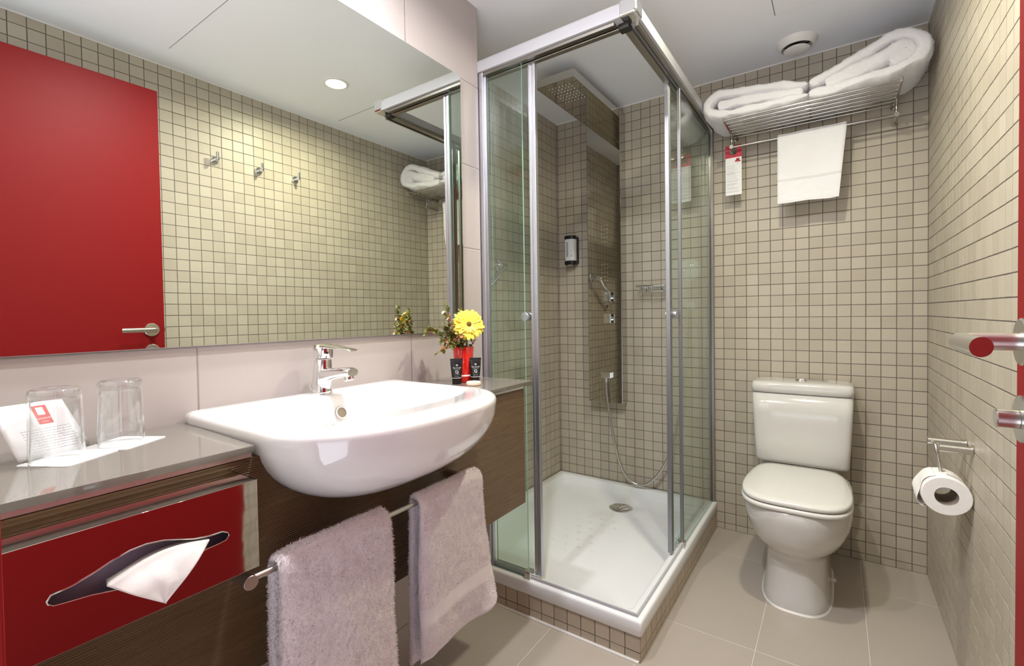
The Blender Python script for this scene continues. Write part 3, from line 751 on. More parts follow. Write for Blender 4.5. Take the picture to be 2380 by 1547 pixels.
# cosmetic tubes
def ctube(x, y, rz, label, lines):
    t = thing('cosmetic_tube', label, 'toiletry tube', (x, y, CT), rz, 'small black toiletry tubes by the vase'); t.scale = (1.2, 1.2, 1.03)
    MB().cyl((0, 0, 0), (0, 0, 0.0165), 0.0112, 0.0112, 32, bev=0.0008).build('cap', black, t)
    MB().lathe([(0.01125, 0.0168), (0.0121, 0.0172), (0.0121, 0.0190), (0.01125, 0.0192)], n=32).build('collar_ring', grey_label, t)
    rings = []
    for z, a, bb in ((0.0168, 0.0112, 0.0112), (0.019, 0.0120, 0.0118), (0.035, 0.0132, 0.0095), (0.055, 0.0146, 0.0055), (0.067, 0.0152, 0.0016), (0.0675, 0.0154, 0.0008), (0.0735, 0.0156, 0.0008)):
        rings.append([(a*math.cos(2*PI*i/32), bb*math.sin(2*PI*i/32), z) for i in range(32)])
    MB().loft(rings).build('body', black, t)
    def M(z, yo): return frame((0.0015, -yo, z), (1, 0, 0), (0, 0.20, 1))
    text('SEA OF SPA', 0.0042, M(0.0480, 0.0090), 'lettering', grey_label, t)
    text('Dead Sea Minerals', 0.0022, M(0.0452, 0.0095), 'lettering', grey_label, t)
    text('Q', 0.0105, M(0.0355, 0.0113), 'lettering', paper, t)
    text(lines, 0.0022, M(0.0240, 0.0130), 'lettering', grey_label, t)
    b = MB()
    for zz, yo in ((0.0418, 0.0101), (0.0292, 0.0121)):
        b.add([M(zz, yo) @ Vector(p) for p in ((-0.0065, 0, 0), (0.0065, 0, 0), (0.0065, 0.0004, 0), (-0.0065, 0.0004, 0))], [(0, 1, 2, 3)], 0, False)
    b.build('rules', grey_label, t, auto=None)
    b = MB()
    MM = M(0.0550, 0.0072)
    for s_ in (-1, 1):
        pts = [(s_*0.0004, -0.0026), (s_*0.0028, -0.001), (s_*0.0020, 0.0016), (s_*0.0006, 0.0030)]
        b.add([MM @ Vector((p[0], p[1], 0)) for p in pts], [(0, 1, 2, 3)], 0, False)
    b.build('emblem', grey_label, t, auto=None)
face = math.atan2(-2.445+1.37, -0.297+1.25)+PI/2
ctube(-1.2400, -1.3820, face-0.05, 'black tube on the left in front of the red vase', 'SHAMPOO')
ctube(-1.2080, -1.3330, face-0.05, 'black tube on the right, behind the round soap', 'SHOWER GEL')
t = thing('soap_bar', 'small round cream soap in front of the black tube', 'soap', (-1.177, -1.3785, CT))
MB().lathe([(0, 0), (0.0195, 0), (0.0215, 0.0015), (0.0222, 0.005), (0.0212, 0.0095), (0.019, 0.011), (0, 0.0112)], n=36).build('body', soap_m, t)
text('SOAP', 0.011, Matrix.Translation((0, 0.002, 0.0113)) @ Matrix.Rotation(face, 4, 'Z'), 'lettering', hole_m, t) if False else MB().box(-0.012, 0.012, -0.0016, 0.0016, 0.0110, 0.0114, M=Matrix.Rotation(face, 4, 'Z')).build('dark_print', hole_m, t)

# ------------------------------------------------------------------ door
def door():
    FXd = -0.124; y_free = -1.662; y_h = -2.40; ztop = 2.0
    t = thing('door_1', 'open red lacquered door at the right edge', 'door', (0, 0, 0)); t['kind'] = 'structure'
    del t['category']
    MB().box(FXd, FXd+0.04, y_h, y_free, 0.008, ztop, 0.0015).build('door_leaf', red_paint, t)
    yc = -1.708; zc = 1.022
    h = MB().lathe([(0, 0.0), (0.026, 0.0), (0.026, 0.007), (0.0245, 0.0085), (0, 0.0085)], (FXd, yc, zc), (-1, 0, 0), 48).build('rosette', steel, t)
    # lever with mitred bend
    x1 = FXd-0.058; r = 0.0098; ye = yc-0.108
    b = MB(); n = 32
    def ring(c, ax_u, ax_v, rr=r): return [tuple(Vector(c)+Vector(ax_u)*rr*math.cos(2*PI*i/n)+Vector(ax_v)*rr*math.sin(2*PI*i/n)) for i in range(n)]
    rings = [ring((FXd-0.006, yc, zc), (0, 1, 0), (0, 0, 1)), ring((x1+r+0.004, yc, zc), (0, 1, 0), (0, 0, 1))]
    for k in range(7):
        a = k/6*PI/2; R_ = r+0.003; cc = Vector((x1+R_, yc-R_, zc)); d = Vector((-math.sin(a), math.cos(a), 0))
        rings.append(ring(cc+d*R_, (math.sin(a)*-1, math.cos(a), 0), (0, 0, 1)))
    # straight part ends in an oblique cut
    last = []
    for i in range(n):
        ca, sa = math.cos(2*PI*i/n), math.sin(2*PI*i/n); last.append((x1-r*ca, ye+0.0-0.5*r*ca*0-0.006*ca, zc+r*sa))
    rings.append(last)
    b.loft(rings); b.build('lever_handle', steel, t)
    z2 = 0.937
    MB().lathe([(0, 0.0), (0.026, 0.0), (0.026, 0.007), (0.0245, 0.0085), (0, 0.0085)], (FXd, yc+0.0, z2), (-1, 0, 0), 48).build('lock_rosette', steel, t)
    MB().cyl((FXd-0.008, yc, z2), (FXd-0.027, yc, z2), 0.0105, 0.0105, 32, bev=0.001).build('thumb_turn', steel, t)
    MB().box(FXd+0.012, FXd+0.026, y_free, y_free+0.010, zc-0.012, zc+0.010, 0.002).build('latch_bolt', chrome, t)
door()

# ------------------------------------------------------------------ robe hooks
def hook(y, label):
    t = thing('robe_hook', label, 'hook', (0, y, 1.8087), 0, 'chrome robe hooks on the right wall')
    MB().lathe([(0, 0.0), (0.0185, 0.0), (0.0185, 0.006), (0.017, 0.0085), (0, 0.0085)], (0, 0, 0), (-1, 0, 0), 36).build('rose', chrome, t)
    MB().cyl((-0.008, 0, 0), (-0.046, 0, 0), 0.0065, n=24).cyl((-0.041, 0, -0.007), (-0.041, 0, 0.033), 0.0065, n=24, bev=0.0008).build('peg', chrome, t)
hook(-1.4026, 'chrome robe hook nearest the red door, seen in the mirror')
hook(-1.196, 'middle chrome robe hook of three, seen in the mirror')
hook(-1.0002, 'chrome robe hook nearest the towel shelf, seen in the mirror')

# ------------------------------------------------------------------ shower tray
def tray():
    t = thing('shower_tray', 'white rectangular shower tray on a low tiled kerb', 'shower tray', (0, 0, 0))
    X0, X1, Y0, Y1 = SX+0.002, -0.780, -1.092, -0.002; zt = 0.130; zb = 0.0805
    cx, cy = (X0+X1)/2, (Y0+Y1)/2; hx, hy = (X1-X0)/2, (Y1-Y0)/2; N = 96
    def R_(ins, z, n=14):
        r = {40: 0.006, 36: 0.008, 30: 0.010, 22: 0.012, 20: 0.014, 14: 0.018, 12: 0.022, 8: 0.03, 3: 0.03}[n]; out = []
        for sx, sy, a0 in ((1, -1, -PI/2), (1, 1, 0), (-1, 1, PI/2), (-1, -1, PI)):
            for k in range(8): a = a0+k/7*PI/2; out.append((cx+sx*(hx-ins-r)+r*math.cos(a), cy+sy*(hy-ins-r)+r*math.sin(a), z))
        return out
    rings = [R_(0.004, zb, 40), R_(0.001, zb+0.004, 40), R_(0.0, zt-0.008, 40), R_(0.002, zt-0.002, 36), R_(0.007, zt, 30), R_(0.043, zt, 22), R_(0.048, zt-0.003, 20), R_(0.060, zt-0.035, 14), R_(0.068, zt-0.040, 12), R_(0.20, zt-0.043, 8), R_(0.40, zt-0.046, 3)]
    MB().loft(rings).build('basin', tray_m, t, auto=50)
    # anti slip dimples
    b = MB()
    for i in range(9):
        for j in range(11):
            x = cx-0.24+i*0.06+(0.03 if j % 2 else 0); y = cy-0.33+j*0.06
            if (x+1.187)**2+(y+0.235)**2 < 0.09**2: continue
            b.lathe([(0, 0.0012), (0.005, 0.0010), (0.009, 0.0)], (x, y, zt-0.0445+0.0002), n=12, ys=0.6)
    b.build('anti_slip_dots', tray_m, t, auto=None)['kind'] = 'stuff'
    dc = (-1.187, -0.228, zt-0.0435)
    MB().lathe([(0, 0.0135), (0.03, 0.0120), (0.047, 0.0075), (0.050, 0.005), (0.049, 0.004), (0, 0.004)], dc, n=48).build('drain_cover', chrome, t)
    MB().lathe([(0.058, 0.0005), (0.052, 0.003), (0.040, 0.003)], dc, n=48).build('drain_ring', chrome, t)
tray()

# ------------------------------------------------------------------ shower enclosure
def enclosure():
    t = thing('shower_enclosure', 'corner shower enclosure with green tinted sliding glass doors', 'shower enclosure', (0, 0, 0))
    YF = -1.072; XS = -0.80; zr0, zr1 = 1.940, 1.985; zb = 0.131; XL = -1.392
    # rails: D shaped section
    def railsec(n=9):
        pts = [(0.0, 0.0), (-0.021, 0.0)]
        for k in range(n+1):
            a = k/n*PI/2; pts.append((-0.009-0.013*math.cos(a), 0.030+0.016*math.sin(a)))
        pts += [(0.012, 0.046), (0.019, 0.042), (0.019, 0.0)]
        return pts  # (outward negative, up)
    sec = railsec()
    m1 = [(0.0, 0.0)]
    rf = MB(); rings = [[(x, YF+p[0], zr0+p[1]) for p in sec[1:]] for x in (XL, XS-0.028)]
    rf.loft(rings, smooth=True); rf.build('top_rail', white_alu, t, auto=30)
    rs = MB(); rings = [[(XS-p[0], y, zr0+p[1]) for p in sec[1:]] for y in (YF+0.030, -0.001)]
    rs.loft(rings); rs.build('top_rail', white_alu, t, auto=30)
    # dark running tracks under the rails
    MB().box(XL, XS-0.05, YF-0.012, YF-0.004, zr0-0.012, zr0).box(XL, XS-0.05, YF+0.003, YF+0.007, zr0-0.010, zr0).box(XL, XS-0.03, YF+0.014, YF+0.034, zr0-0.014, zr0+0.002, 0.002).build('track', alu_dk, t)
    MB().box(XS+0.004, XS+0.012, YF+0.03, -0.001, zr0-0.012, zr0).box(XS-0.007, XS-0.003, YF+0.05, -0.001, zr0-0.010, zr0).box(XS-0.036, XS-0.014, YF+0.03, -0.001, zr0-0.014, zr0+0.002, 0.002).build('track', alu_dk, t)
    # chrome corner cap
    MB().box(XS-0.032, XS+0.0235, YF-0.0235, YF+0.036, zr0-0.001, zr1+0.004, 0.009, seg=4).build('corner_cap', chrome, t)
    MB().box(XS-0.045, XS-0.012, YF+0.010, YF+0.040, zr0-0.018, zr0-0.001, 0.002).build('corner_block', hole_m, t)
    # wall jamb left, wall jamb right
    MB().box(XL, -1.352, YF-0.015, YF+0.015, zb, zr0+0.0, 0.002).box(-1.352, -1.346, YF-0.004, YF+0.010, zb, zr0, 0.0005).build('wall_profile', alu, t)
    MB().box(XS-0.014, XS+0.014, -0.022, -0.001, zb, zr0, 0.002).build('wall_profile', alu_dk, t)
    # panes
    def pane(name, x0, x1, y0, y1, z0, z1):
        o = MB().box(x0, x1, y0, y1, z0, z1).build(name, [pane_m, pane_edge], t)
        for p in o.data.polygons:
            if p.area < 0.03: p.material_index = 1
        return o
    pane('fixed_pane', -1.350, -1.193, YF-0.003, YF+0.003, zb, zr0)
    pane('fixed_pane', XS-0.003, XS+0.003, -0.560, -0.022, zb, zr0)
    # front sliding door (pushed open behind the fixed pane)
    d = MB().box(-1.345, -1.172, YF+0.019, YF+0.025, zb+0.012, zr0-0.01).build('sliding_door', [pane_m, pane_edge], t)
    for p in d.data.polygons:
        if p.area < 0.02: p.material_index = 1
    MB().box(-1.176, -1.166, YF+0.014, YF+0.030, zb+0.008, zr0-0.012, 0.001).box(-1.166, -1.160, YF+0.017, YF+0.027, zb+0.008, zr0-0.012, 0.0005).box(-1.160, -1.149, YF+0.014, YF+0.030, zb+0.008, zr0-0.012, 0.001).build('edge_profile', alu, d)
    MB().cyl((-1.196, YF+0.018, 1.052), (-1.196, YF-0.000, 1.052), 0.0155, 0.0155, 36, bev=0.0015).cyl((-1.196, YF+0.026, 1.052), (-1.196, YF+0.044, 1.052), 0.0155, 0.0155, 36, bev=0.0015).build('knob', alu, d)
    d2 = MB().box(XS-0.025, XS-0.019, -0.63, -0.03, zb+0.012, zr0-0.01).build('sliding_door', [pane_m, pane_edge], t)
    for p in d2.data.polygons:
        if p.area < 0.02: p.material_index = 1
    MB().box(XS-0.030, XS-0.014, -0.634, -0.624, zb+0.008, zr0-0.012, 0.001).box(XS-0.027, XS-0.017, -0.640, -0.634, zb+0.008, zr0-0.012, 0.0005).box(XS-0.030, XS-0.014, -0.650, -0.640, zb+0.008, zr0-0.012, 0.001).build('edge_profile', alu_side, d2)
    MB().cyl((XS-0.018, -0.60, 1.052), (XS-0.001, -0.60, 1.052), 0.0155, 0.0155, 36, bev=0.0015).cyl((XS-0.026, -0.60, 1.052), (XS-0.044, -0.60, 1.052), 0.0155, 0.0155, 36, bev=0.0015).build('knob', alu, d2)
    # pane end profiles and guides
    MB().box(XS-0.006, XS+0.006, -0.568, -0.556, zb, zr0, 0.001).build('pane_profile', alu_side, t)
    MB().box(-1.204, -1.180, YF-0.012, YF+0.016, zb-0.002, zb+0.028, 0.002).cyl((-1.200, YF-0.0125, zb+0.012), (-1.200, YF-0.0105, zb+0.012), 0.003, n=16).build('floor_guide', chrome, t)
    MB().box(XS-0.016, XS+0.012, -0.575, -0.551, zb-0.002, zb+0.028, 0.002).build('floor_guide', chrome, t)
    # threshold strips
    MB().box(-1.180, XS+0.003, YF-0.003, YF+0.003, zb-0.001, zb+0.009, 0.001).build('threshold_strip', white_alu, t)
    MB().box(XS-0.003, XS+0.003, YF+0.003, -0.575, zb-0.001, zb+0.009, 0.001).build('threshold_strip', white_alu, t)
    MB().box(XL+0.04, -1.205, YF+0.004, YF+0.014, zb-0.001, zb+0.016, 0.001).build('threshold_strip', alu, t)
enclosure()

# ------------------------------------------------------------------ shower column
def column():
    t = thing('shower_column', 'mirror polished steel shower column with flat rain head', 'shower column', (0, 0, 0))
    xa, xb = -1.424, -1.232; yf = -0.078; z0 = 0.578; zs = 2.085; zsT = 2.122
    # front: slightly wavy polished sheet as a fine grid so that it mirrors with soft distortion
    b = MB().box(xa, xb, yf, -0.001, z0, zs, 0.0012)
    b.build('wall_panel', chrome_dk, t, auto=30)
    MB().box(xa, xb, -0.600, -0.001, zs, zsT, 0.0012).build('rain_head', chrome_flat, t, auto=30)
    # nozzles
    b = MB()
    for i in range(7):
        for j in range(7):
            b.lathe([(0, -0.0035), (0.0014, -0.0030), (0.0022, 0.0)], (xa+0.045+i*0.017, -0.555+j*0.026, zs), n=10)
    b.build('rain_nozzles', paper, t)['kind'] = 'stuff'
    b = MB()
    for zc in (1.50, 1.29):
        for i in range(3):
            for j in range(5):
                b.lathe([(0, 0.003), (0.0012, 0.0028), (0.002, 0.0)], (-1.340+i*0.0155, yf, zc-0.055+j*0.022), (0, -1, 0), n=10)
    b.build('body_jets', paper, t)['kind'] = 'stuff'
    for z, nm in ((1.145, 0), (1.030, 1)):
        k = MB().cyl((-1.300, yf, z), (-1.300, yf-0.018, z), 0.016, n=32, bev=0.001).box(-1.320, -1.283, yf-0.030, yf-0.018, z-0.022, z+0.028, 0.002); 
        k.build('mixer_knob', chrome, t)
    MB().box(-1.345, -1.290, yf-0.020, yf, 0.712, 0.744, 0.002).cyl((-1.318, yf-0.012, 0.712), (-1.318, yf-0.012, 0.690), 0.0085, n=24).build('hose_outlet', chrome, t)
    # hose: hangs in a loop to the right hand side, up to the wall disc
    P = [(-1.318, yf-0.012, 0.700), (-1.314, yf-0.014, 0.62), (-1.300, -0.085, 0.50), (-1.278, -0.075, 0.36), (-1.252, -0.065, 0.25), (-1.215, -0.058, 0.180), (-1.165, -0.052, 0.152), (-1.110, -0.050, 0.168), (-1.05, -0.050, 0.232), (-1.00, -0.050, 0.33), (-0.965, -0.050, 0.46), (-0.935, -0.048, 0.62), (-0.918, -0.045, 0.80), (-0.908, -0.04, 0.97), (-0.904, -0.030, 1.095)]
    def cr(p0, p1, p2, p3, u):
        return tuple(0.5*((2*b_)+(-a+c)*u+(2*a-5*b_+4*c-d)*u*u+(-a+3*b_-3*c+d)*u**3) for a, b_, c, d in zip(p0, p1, p2, p3))
    D = []
    for i in range(len(P)-1):
        a = P[max(i-1, 0)]; d = P[min(i+2, len(P)-1)]
        for k in range(28): D.append(cr(a, P[i], P[i+1], d, k/28))
    D.append(P[-1])
    cnt = [0]
    n = len(D)
    MB().tube(D, 0.0065, 10, rfun=lambda u: 0.0060+0.0010*(int(u*(n-1)) % 2)).build('hose', steel, t, auto=None)
column()
# clear round disc with a pull cord on the back wall
t = thing('pull_cord_disc', 'clear round wall disc with a thin hanging cord behind the side shower glass', 'wall disc', (-0.905, 0, 1.268))
MB().lathe([(0, 0.014), (0.02, 0.013), (0.045, 0.008), (0.056, 0.002), (0.057, 0.0)], (0, 0, 0), (0, -1, 0), 48).build('disc', disc_m, t)
MB().lathe([(0, 0.026), (0.006, 0.025), (0.009, 0.018), (0.010, 0.012)], (-0.022, 0, 0.0), (0, -1, 0), 24).build('button', chrome, t)
MB().cyl((0.004, -0.012, -0.052), (0.010, -0.012, -0.165), 0.0010, n=8).build('cord', paper, t)
MB().lathe([(0, 0.006), (0.012, 0.005), (0.018, 0.0), (0, -0.001)], (0.014, -0.012, -0.175), (0, -1, 0), 28).build('cord_pull', disc_m, t)

# dispenser
t = thing('soap_dispenser', 'white pump bottle in a black wall holder inside the shower', 'soap dispenser', (-1.548, 0, 0))
MB().box(-0.034, 0.034, -0.022, -0.001, 1.345, 1.500, 0.004).build('back_plate', black, t)
def dsh(z0, z1, r, nm, m):
    rings = [srect(0, -0.040, r, 0.030*r/0.034, 2.6, z, 40) for z in (z0, z0+0.002, z1-0.002, z1)]
    rings[0] = srect(0, -0.040, r-0.002, 0.028*r/0.034, 2.6, z0, 40); rings[-1] = srect(0, -0.040, r-0.002, 0.028*r/0.034, 2.6, z1, 40)
    return MB().loft(rings).build(nm, m, t)
dsh(1.485, 1.503, 0.034, 'top_cap', black); dsh(1.340, 1.360, 0.034, 'bottom_cap', black); dsh(1.361, 1.484, 0.0325, 'bottle', bottle_m)
MB().cyl((0, -0.045, 1.336), (0, -0.045, 1.341), 0.014, n=24).build('outlet', grey_label, t)
text('aquamarine', 0.0175, frame((-0.008, -0.0695, 1.425), (0, 0, 1), (-1, 0, 0)), 'lettering', text_dk, t)
MB().box(0.013, 0.022, -0.0685, -0.0678, 1.385, 1.391).build('label_mark', text_m, t)

# soap dish on the back wall
t = thing('soap_dish', 'small chrome wire soap dish on the back wall of the shower', 'soap dish', (-1.075, 0, 1.185))
b = MB()
def rrect(hx, y0, y1, z, r=0.012, n=5):
    out = []
    for cx_, cy_, a0 in ((hx-r, y1+r, -PI/2), (hx-r, y0-r, 0), (-hx+r, y0-r, PI/2), (-hx+r, y1+r, PI)):
        for k in range(n+1):
            a = a0+k/n*PI/2; out.append((cx_+r*math.cos(a), cy_+r*math.sin(a), z))
    return out
b.tube(rrect(0.076, -0.006, -0.085, 0.012), 0.0048, 10, closed=True)
b.tube(rrect(0.068, -0.008, -0.080, -0.018), 0.0018, 8, closed=True)
for i in range(12):
    x = -0.062+i*0.0113; b.tube([(x, -0.085, 0.012), (x, -0.082, -0.012), (x, -0.078, -0.019), (x, -0.012, -0.019), (x, -0.008, 0.010)], 0.0011, 6)
b.build('wire_basket', chrome, t, auto=None)
MB().cyl((-0.045, -0.001, 0), (-0.045, -0.008, 0), 0.011, n=24).build('mount', chrome, t)
MB().cyl((0.045, -0.001, 0), (0.045, -0.008, 0), 0.011, n=24).build('mount', chrome, t)

# grab bar on the recessed wall
t = thing('grab_bar', 'chrome angled grab bar on the left shower wall', 'grab bar', (SX, 0, 0))
MB().lathe([(0, 0.0), (0.030, 0.0), (0.030, 0.006), (0.022, 0.010), (0, 0.010)], (0, -0.605, 1.300), (1, 0, 0), 36).build('flange', chrome, t)
MB().lathe([(0, 0.0), (0.030, 0.0), (0.030, 0.006), (0.022, 0.010), (0, 0.010)], (0, -0.86, 1.13), (1, 0, 0), 36).build('flange', chrome, t)
MB().tube([(0.0, -0.605, 1.300), (0.035, -0.605, 1.300), (0.052, -0.615, 1.293), (0.060, -0.635, 1.280), (0.060, -0.70, 1.235), (0.060, -0.82, 1.155), (0.052, -0.85, 1.137), (0.035, -0.86, 1.13), (0.0, -0.86, 1.13)], 0.0125, 16).build('bar', chrome, t, auto=None)

# ------------------------------------------------------------------ toilet
def toilet():
    CXt = -0.4215
    t = thing('toilet', 'white close coupled toilet with closed lid against the back wall', 'toilet', (CXt, 0, 0))
    N = 72
    def D(hx, yb, yf, z, nb=6, nf=2.6, ymid=None):
        """ring: squarish at the back (yb near 0), rounded to the front (yf negative)"""
        ym = ymid if ymid is not None else (yb+yf)/2; out = []
        for i in range(N):
            a = 2*PI*i/N; c, s_ = math.cos(a), math.sin(a)
            if s_ >= 0: n = nb; y = ym+(yb-ym)*abs(s_)**(2/n)
            else: n = nf; y = ym-(ym-yf)*abs(s_)**(2/n)
            out.append((hx*math.copysign(abs(c)**(2/n), c), y, z))
        return out
    rings = [D(0.112, -0.10, -0.562, 0.0, 5, 3.0), D(0.113, -0.10, -0.563, 0.004, 5, 3.0), D(0.108, -0.10, -0.553, 0.03, 5, 3.0), D(0.101, -0.10, -0.536, 0.10, 5, 2.8), D(0.101, -0.10, -0.532, 0.165, 5, 2.8), D(0.106, -0.10, -0.542, 0.188, 5, 2.7), D(0.122, -0.095, -0.566, 0.205, 5, 2.6), D(0.143, -0.095, -0.594, 0.228, 5, 2.5), D(0.160, -0.09, -0.614, 0.262, 4.5, 2.5), D(0.1705, -0.085, -0.629, 0.30, 4.5, 2.6), D(0.174, -0.08, -0.637, 0.34, 4.5, 2.7), D(0.1755, -0.08, -0.640, 0.368, 4.5, 2.7), D(0.172, -0.08, -0.636, 0.376, 4.5, 2.7), D(0.10, -0.12, -0.50, 0.376, 4.5, 2.7)]
    MB().loft(rings).build('bowl', ceramic_wc, t, auto=None)
    def slab(z0, z1, hx, yb, yf, nm, e=0.005, dome=0.0):
        TP = lambda R: [(x*(1-0.17*max(0, (y+0.44)/0.25)**1.5), y, z) for x, y, z in R]
        r = [D(hx-e, yb-e, yf+e, z0, 6, 3.6, -0.40), D(hx-0.001, yb-0.001, yf+0.001, z0+e*0.6, 6, 3.6, -0.40), D(hx, yb, yf, (z0+z1)/2, 6, 3.6, -0.40), D(hx-0.001, yb-0.001, yf+0.001, z1-e*0.6, 6, 3.6, -0.40), D(hx-e, yb-e, yf+e, z1, 6, 3.6, -0.40)]
        r += [D((hx-e)*k, -0.40+(yb-e+0.40)*k, -0.40+(yf+e+0.40)*k, z1+dome*(1-k*k), 6, 3.6, -0.40) for k in (0.9, 0.7, 0.4, 0.15)]
        return MB().loft([TP(q) for q in r]).build(nm, seat_m, t, auto=None)
    slab(0.3785, 0.3935, 0.1745, -0.195, -0.643, 'seat', 0.004)
    slab(0.3965, 0.4145, 0.1725, -0.185, -0.640, 'lid', 0.006, 0.006)
    # plinth between bowl and tank
    MB().loft([D(0.12, -0.005, -0.20, 0.32, 5, 5), D(0.13, -0.005, -0.20, 0.38, 5, 5), D(0.13, -0.005, -0.15, 0.411, 5, 5)]).build('rear_shelf', ceramic_wc, t, auto=None)
    def tk(hx, yf, z, n=9): return srect(0, (yf-0.004)/2, hx, (-0.004-yf)/2, n, z, 64)
    MB().loft([tk(0.155, -0.155, 0.410), tk(0.166, -0.168, 0.4135), tk(0.1695, -0.174, 0.425), tk(0.1735, -0.178, 0.50), tk(0.179, -0.182, 0.62), tk(0.181, -0.184, 0.709)]).build('tank', ceramic_wc, t, auto=None)
    ld = MB().loft([tk(0.178, -0.182, 0.7115), tk(0.1835, -0.188, 0.714), tk(0.1840, -0.1885, 0.735), tk(0.1825, -0.187, 0.747), tk(0.178, -0.182, 0.7545), tk(0.165, -0.170, 0.757), tk(0.10, -0.12, 0.7585)]).build('tank_lid', ceramic_wc, t, auto=None)
    MB().lathe([(0, 0.0125), (0.010, 0.0120), (0.019, 0.0085), (0.0225, 0.003), (0.0235, 0.0)], (0, -0.095, 0.7585), n=36, ys=0.8).build('flush_button', chrome, ld)
    MB().lathe([(0, 0.016), (0.005, 0.016), (0.0075, 0.013), (0.008, 0.0)], (0.108, -0.34, 0.045), (1, 0, 0.1), 24).build('bolt_cap', seat_m, t)
    r0 = D(0.1165, -0.09, -0.567, 0.0, 5, 3.0); r1 = D(0.1125, -0.095, -0.5625, 0.006, 5, 3.0)
    MB().loft([r0, r1], cap0=False, cap1=False).build('silicone_bead', silicone, t, auto=None)
toilet()

# ------------------------------------------------------------------ toilet paper holder and roll
t = thing('toilet_paper_holder', 'brushed steel toilet paper holder on the right wall', 'toilet paper holder', (0, 0, 0))
za = 0.682
for yy, xe in ((-0.7465, -0.068), (-0.672, -0.083)):
    MB().cyl((-0.001, yy, za), (-0.004, yy, za), 0.0135, n=28).cyl((-0.003, yy, za), (xe, yy, za), 0.0105, n=28, bev=0.0008).build('post', steel, t)
MB().tube([(-0.072, -0.672, za), (-0.072, -0.700, za), (-0.070, -0.7125, za-0.004), (-0.066, -0.716, za-0.03), (-0.056, -0.712, 0.588), (-0.053, -0.709, 0.572)], 0.0042, 12).build('hanger', steel, t, auto=None)
MB().cyl((-0.053, -0.64, 0.572), (-0.053, -0.745, 0.572), 0.0065, n=20).build('spindle', steel, t)
t = thing('toilet_roll', 'white toilet paper roll hanging on the holder by the right wall', 'toilet paper', (-0.0545, -0.765, 0.5555))
def rollmesh():
    b = MB(); n = 64; L = 0.098
    def rr(i, r, k=0.0): a = 2*PI*i/n; return r*(1+0.02*math.cos(2*a+0.6)+0.01*math.cos(3*a))
    prof = [(0.0245, 0.0), (0.050, 0.0), (0.0515, 0.002), (0.0525, 0.03), (0.0520, L-0.002), (0.050, L), (0.0245, L), (0.0245, 0.0)]
    rings = [[(rr(i, r)*math.cos(2*PI*i/n), y, rr(i, r)*math.sin(2*PI*i/n)) for i in range(n)] for r, y in prof]
    b.loft(rings, cap0=False, cap1=False); return b
rollmesh().build('paper', roll_m, t)
b = MB(); b.loft([[(0.0240*math.cos(2*PI*i/32), y, 0.0240*math.sin(2*PI*i/32)) for i in range(32)] for y in (0.0008, 0.097)], cap0=False, cap1=False); b.build('core', cardboard, t)
def sheetfn(u, v):
    a = PI*0.62+u*PI*0.62; r = 0.0545+0.006*math.sin(3*u*PI+v*2)*u+0.006*u; y = 0.012+0.083*v+0.004*math.sin(7*u)
    return (r*math.cos(a), y, r*math.sin(a))
o = MB().grid(sheetfn, 30, 12).build('loose_sheet', roll_m, t, auto=None); o.modifiers.new('s', 'SOLIDIFY').thickness = 0.0008

# ------------------------------------------------------------------ towel shelf on the back wall
def rack():
    t = thing('towel_shelf', 'chrome barred towel shelf with lower rail on the back wall', 'towel shelf', (0, 0, 0))
    z = 1.868; xa, xb = -0.688, -0.107
    for i in range(7):
        y = -0.278+i*0.040; MB().cyl((xa, y, z), (xb, y, z), 0.0042, n=14).build('shelf_bar', rack_steel, t)
    for x in (xa, xb):
        MB().box(x-0.0045, x+0.0045, -0.288, -0.012, z-0.009, z+0.009, 0.003).build('side_bar', rack_steel, t)
        MB().cyl((x, -0.012, z), (x, -0.001, z), 0.012, n=24).build('wall_mount', rack_steel, t)
        MB().cyl((x, -0.108, z-0.006), (x, -0.108, 1.800), 0.0048, n=16).build('hanger', rack_steel, t)
        MB().cyl((x, -0.120, 1.803), (x, -0.001, 1.803), 0.0095, n=24, bev=0.0008).build('lower_bracket', rack_steel, t)
    MB().cyl((xa-0.008, -0.110, 1.8035), (xb+0.008, -0.110, 1.8035), 0.0052, n=18).build('lower_rail', rack_steel, t)
rack()
# folded towels on the shelf
def ribbon(path, thick, y0, y1, mb, seed=0, taper=None):
    """thick sheet swept along an XZ path, full depth in Y, rounded rims"""
    P = [Vector((p[0], 0, p[1])) for p in path]; D = []
    for i in range(len(P)-1):
        a = P[max(i-1, 0)]; d = P[min(i+2, len(P)-1)]; b_ = P[i]; c = P[i+1]
        for k in range(10):
            u = k/10; D.append(0.5*((2*b_)+(-a+c)*u+(2*a-5*b_+4*c-d)*u*u+(-a+3*b_-3*c+d)*u**3))
    D.append(P[-1]); n = len(D); M_ = 44; rings = []
    for i in range(n):
        tg = (D[min(i+1, n-1)]-D[max(i-1, 0)]).normalized(); nr = Vector((-tg.z, 0, tg.x)); e = min(i, n-1-i)
        k = 1.0 if e > 3 else (0.35, 0.72, 0.9, 0.97)[e]
        ring = []
        for j in range(M_):
            a = 2*PI*j/M_; c_, s_ = math.cos(a), math.sin(a)
            yy = (y0+y1)/2+(y1-y0)/2*math.copysign(abs(c_)**0.35, c_); tt = thick/2*k*math.copysign(abs(s_)**0.55, s_)
            p = D[i]+nr*tt; p.y = yy
            q = p.copy(); nv = bend_noise((q.x, q.y, q.z), 16, 0.015, seed)+bend_noise((q.x, q.y, q.z), 50, 0.005, seed)
            p += nr*nv*max(-1.0, min(1.0, s_*2.5))*0.6; p.y += bend_noise((q.x, q.z, seed), 12, 0.008)
            ring.append(tuple(p))
        rings.append(ring)
    mb.loft(rings)
zt = 1.874
b = MB()
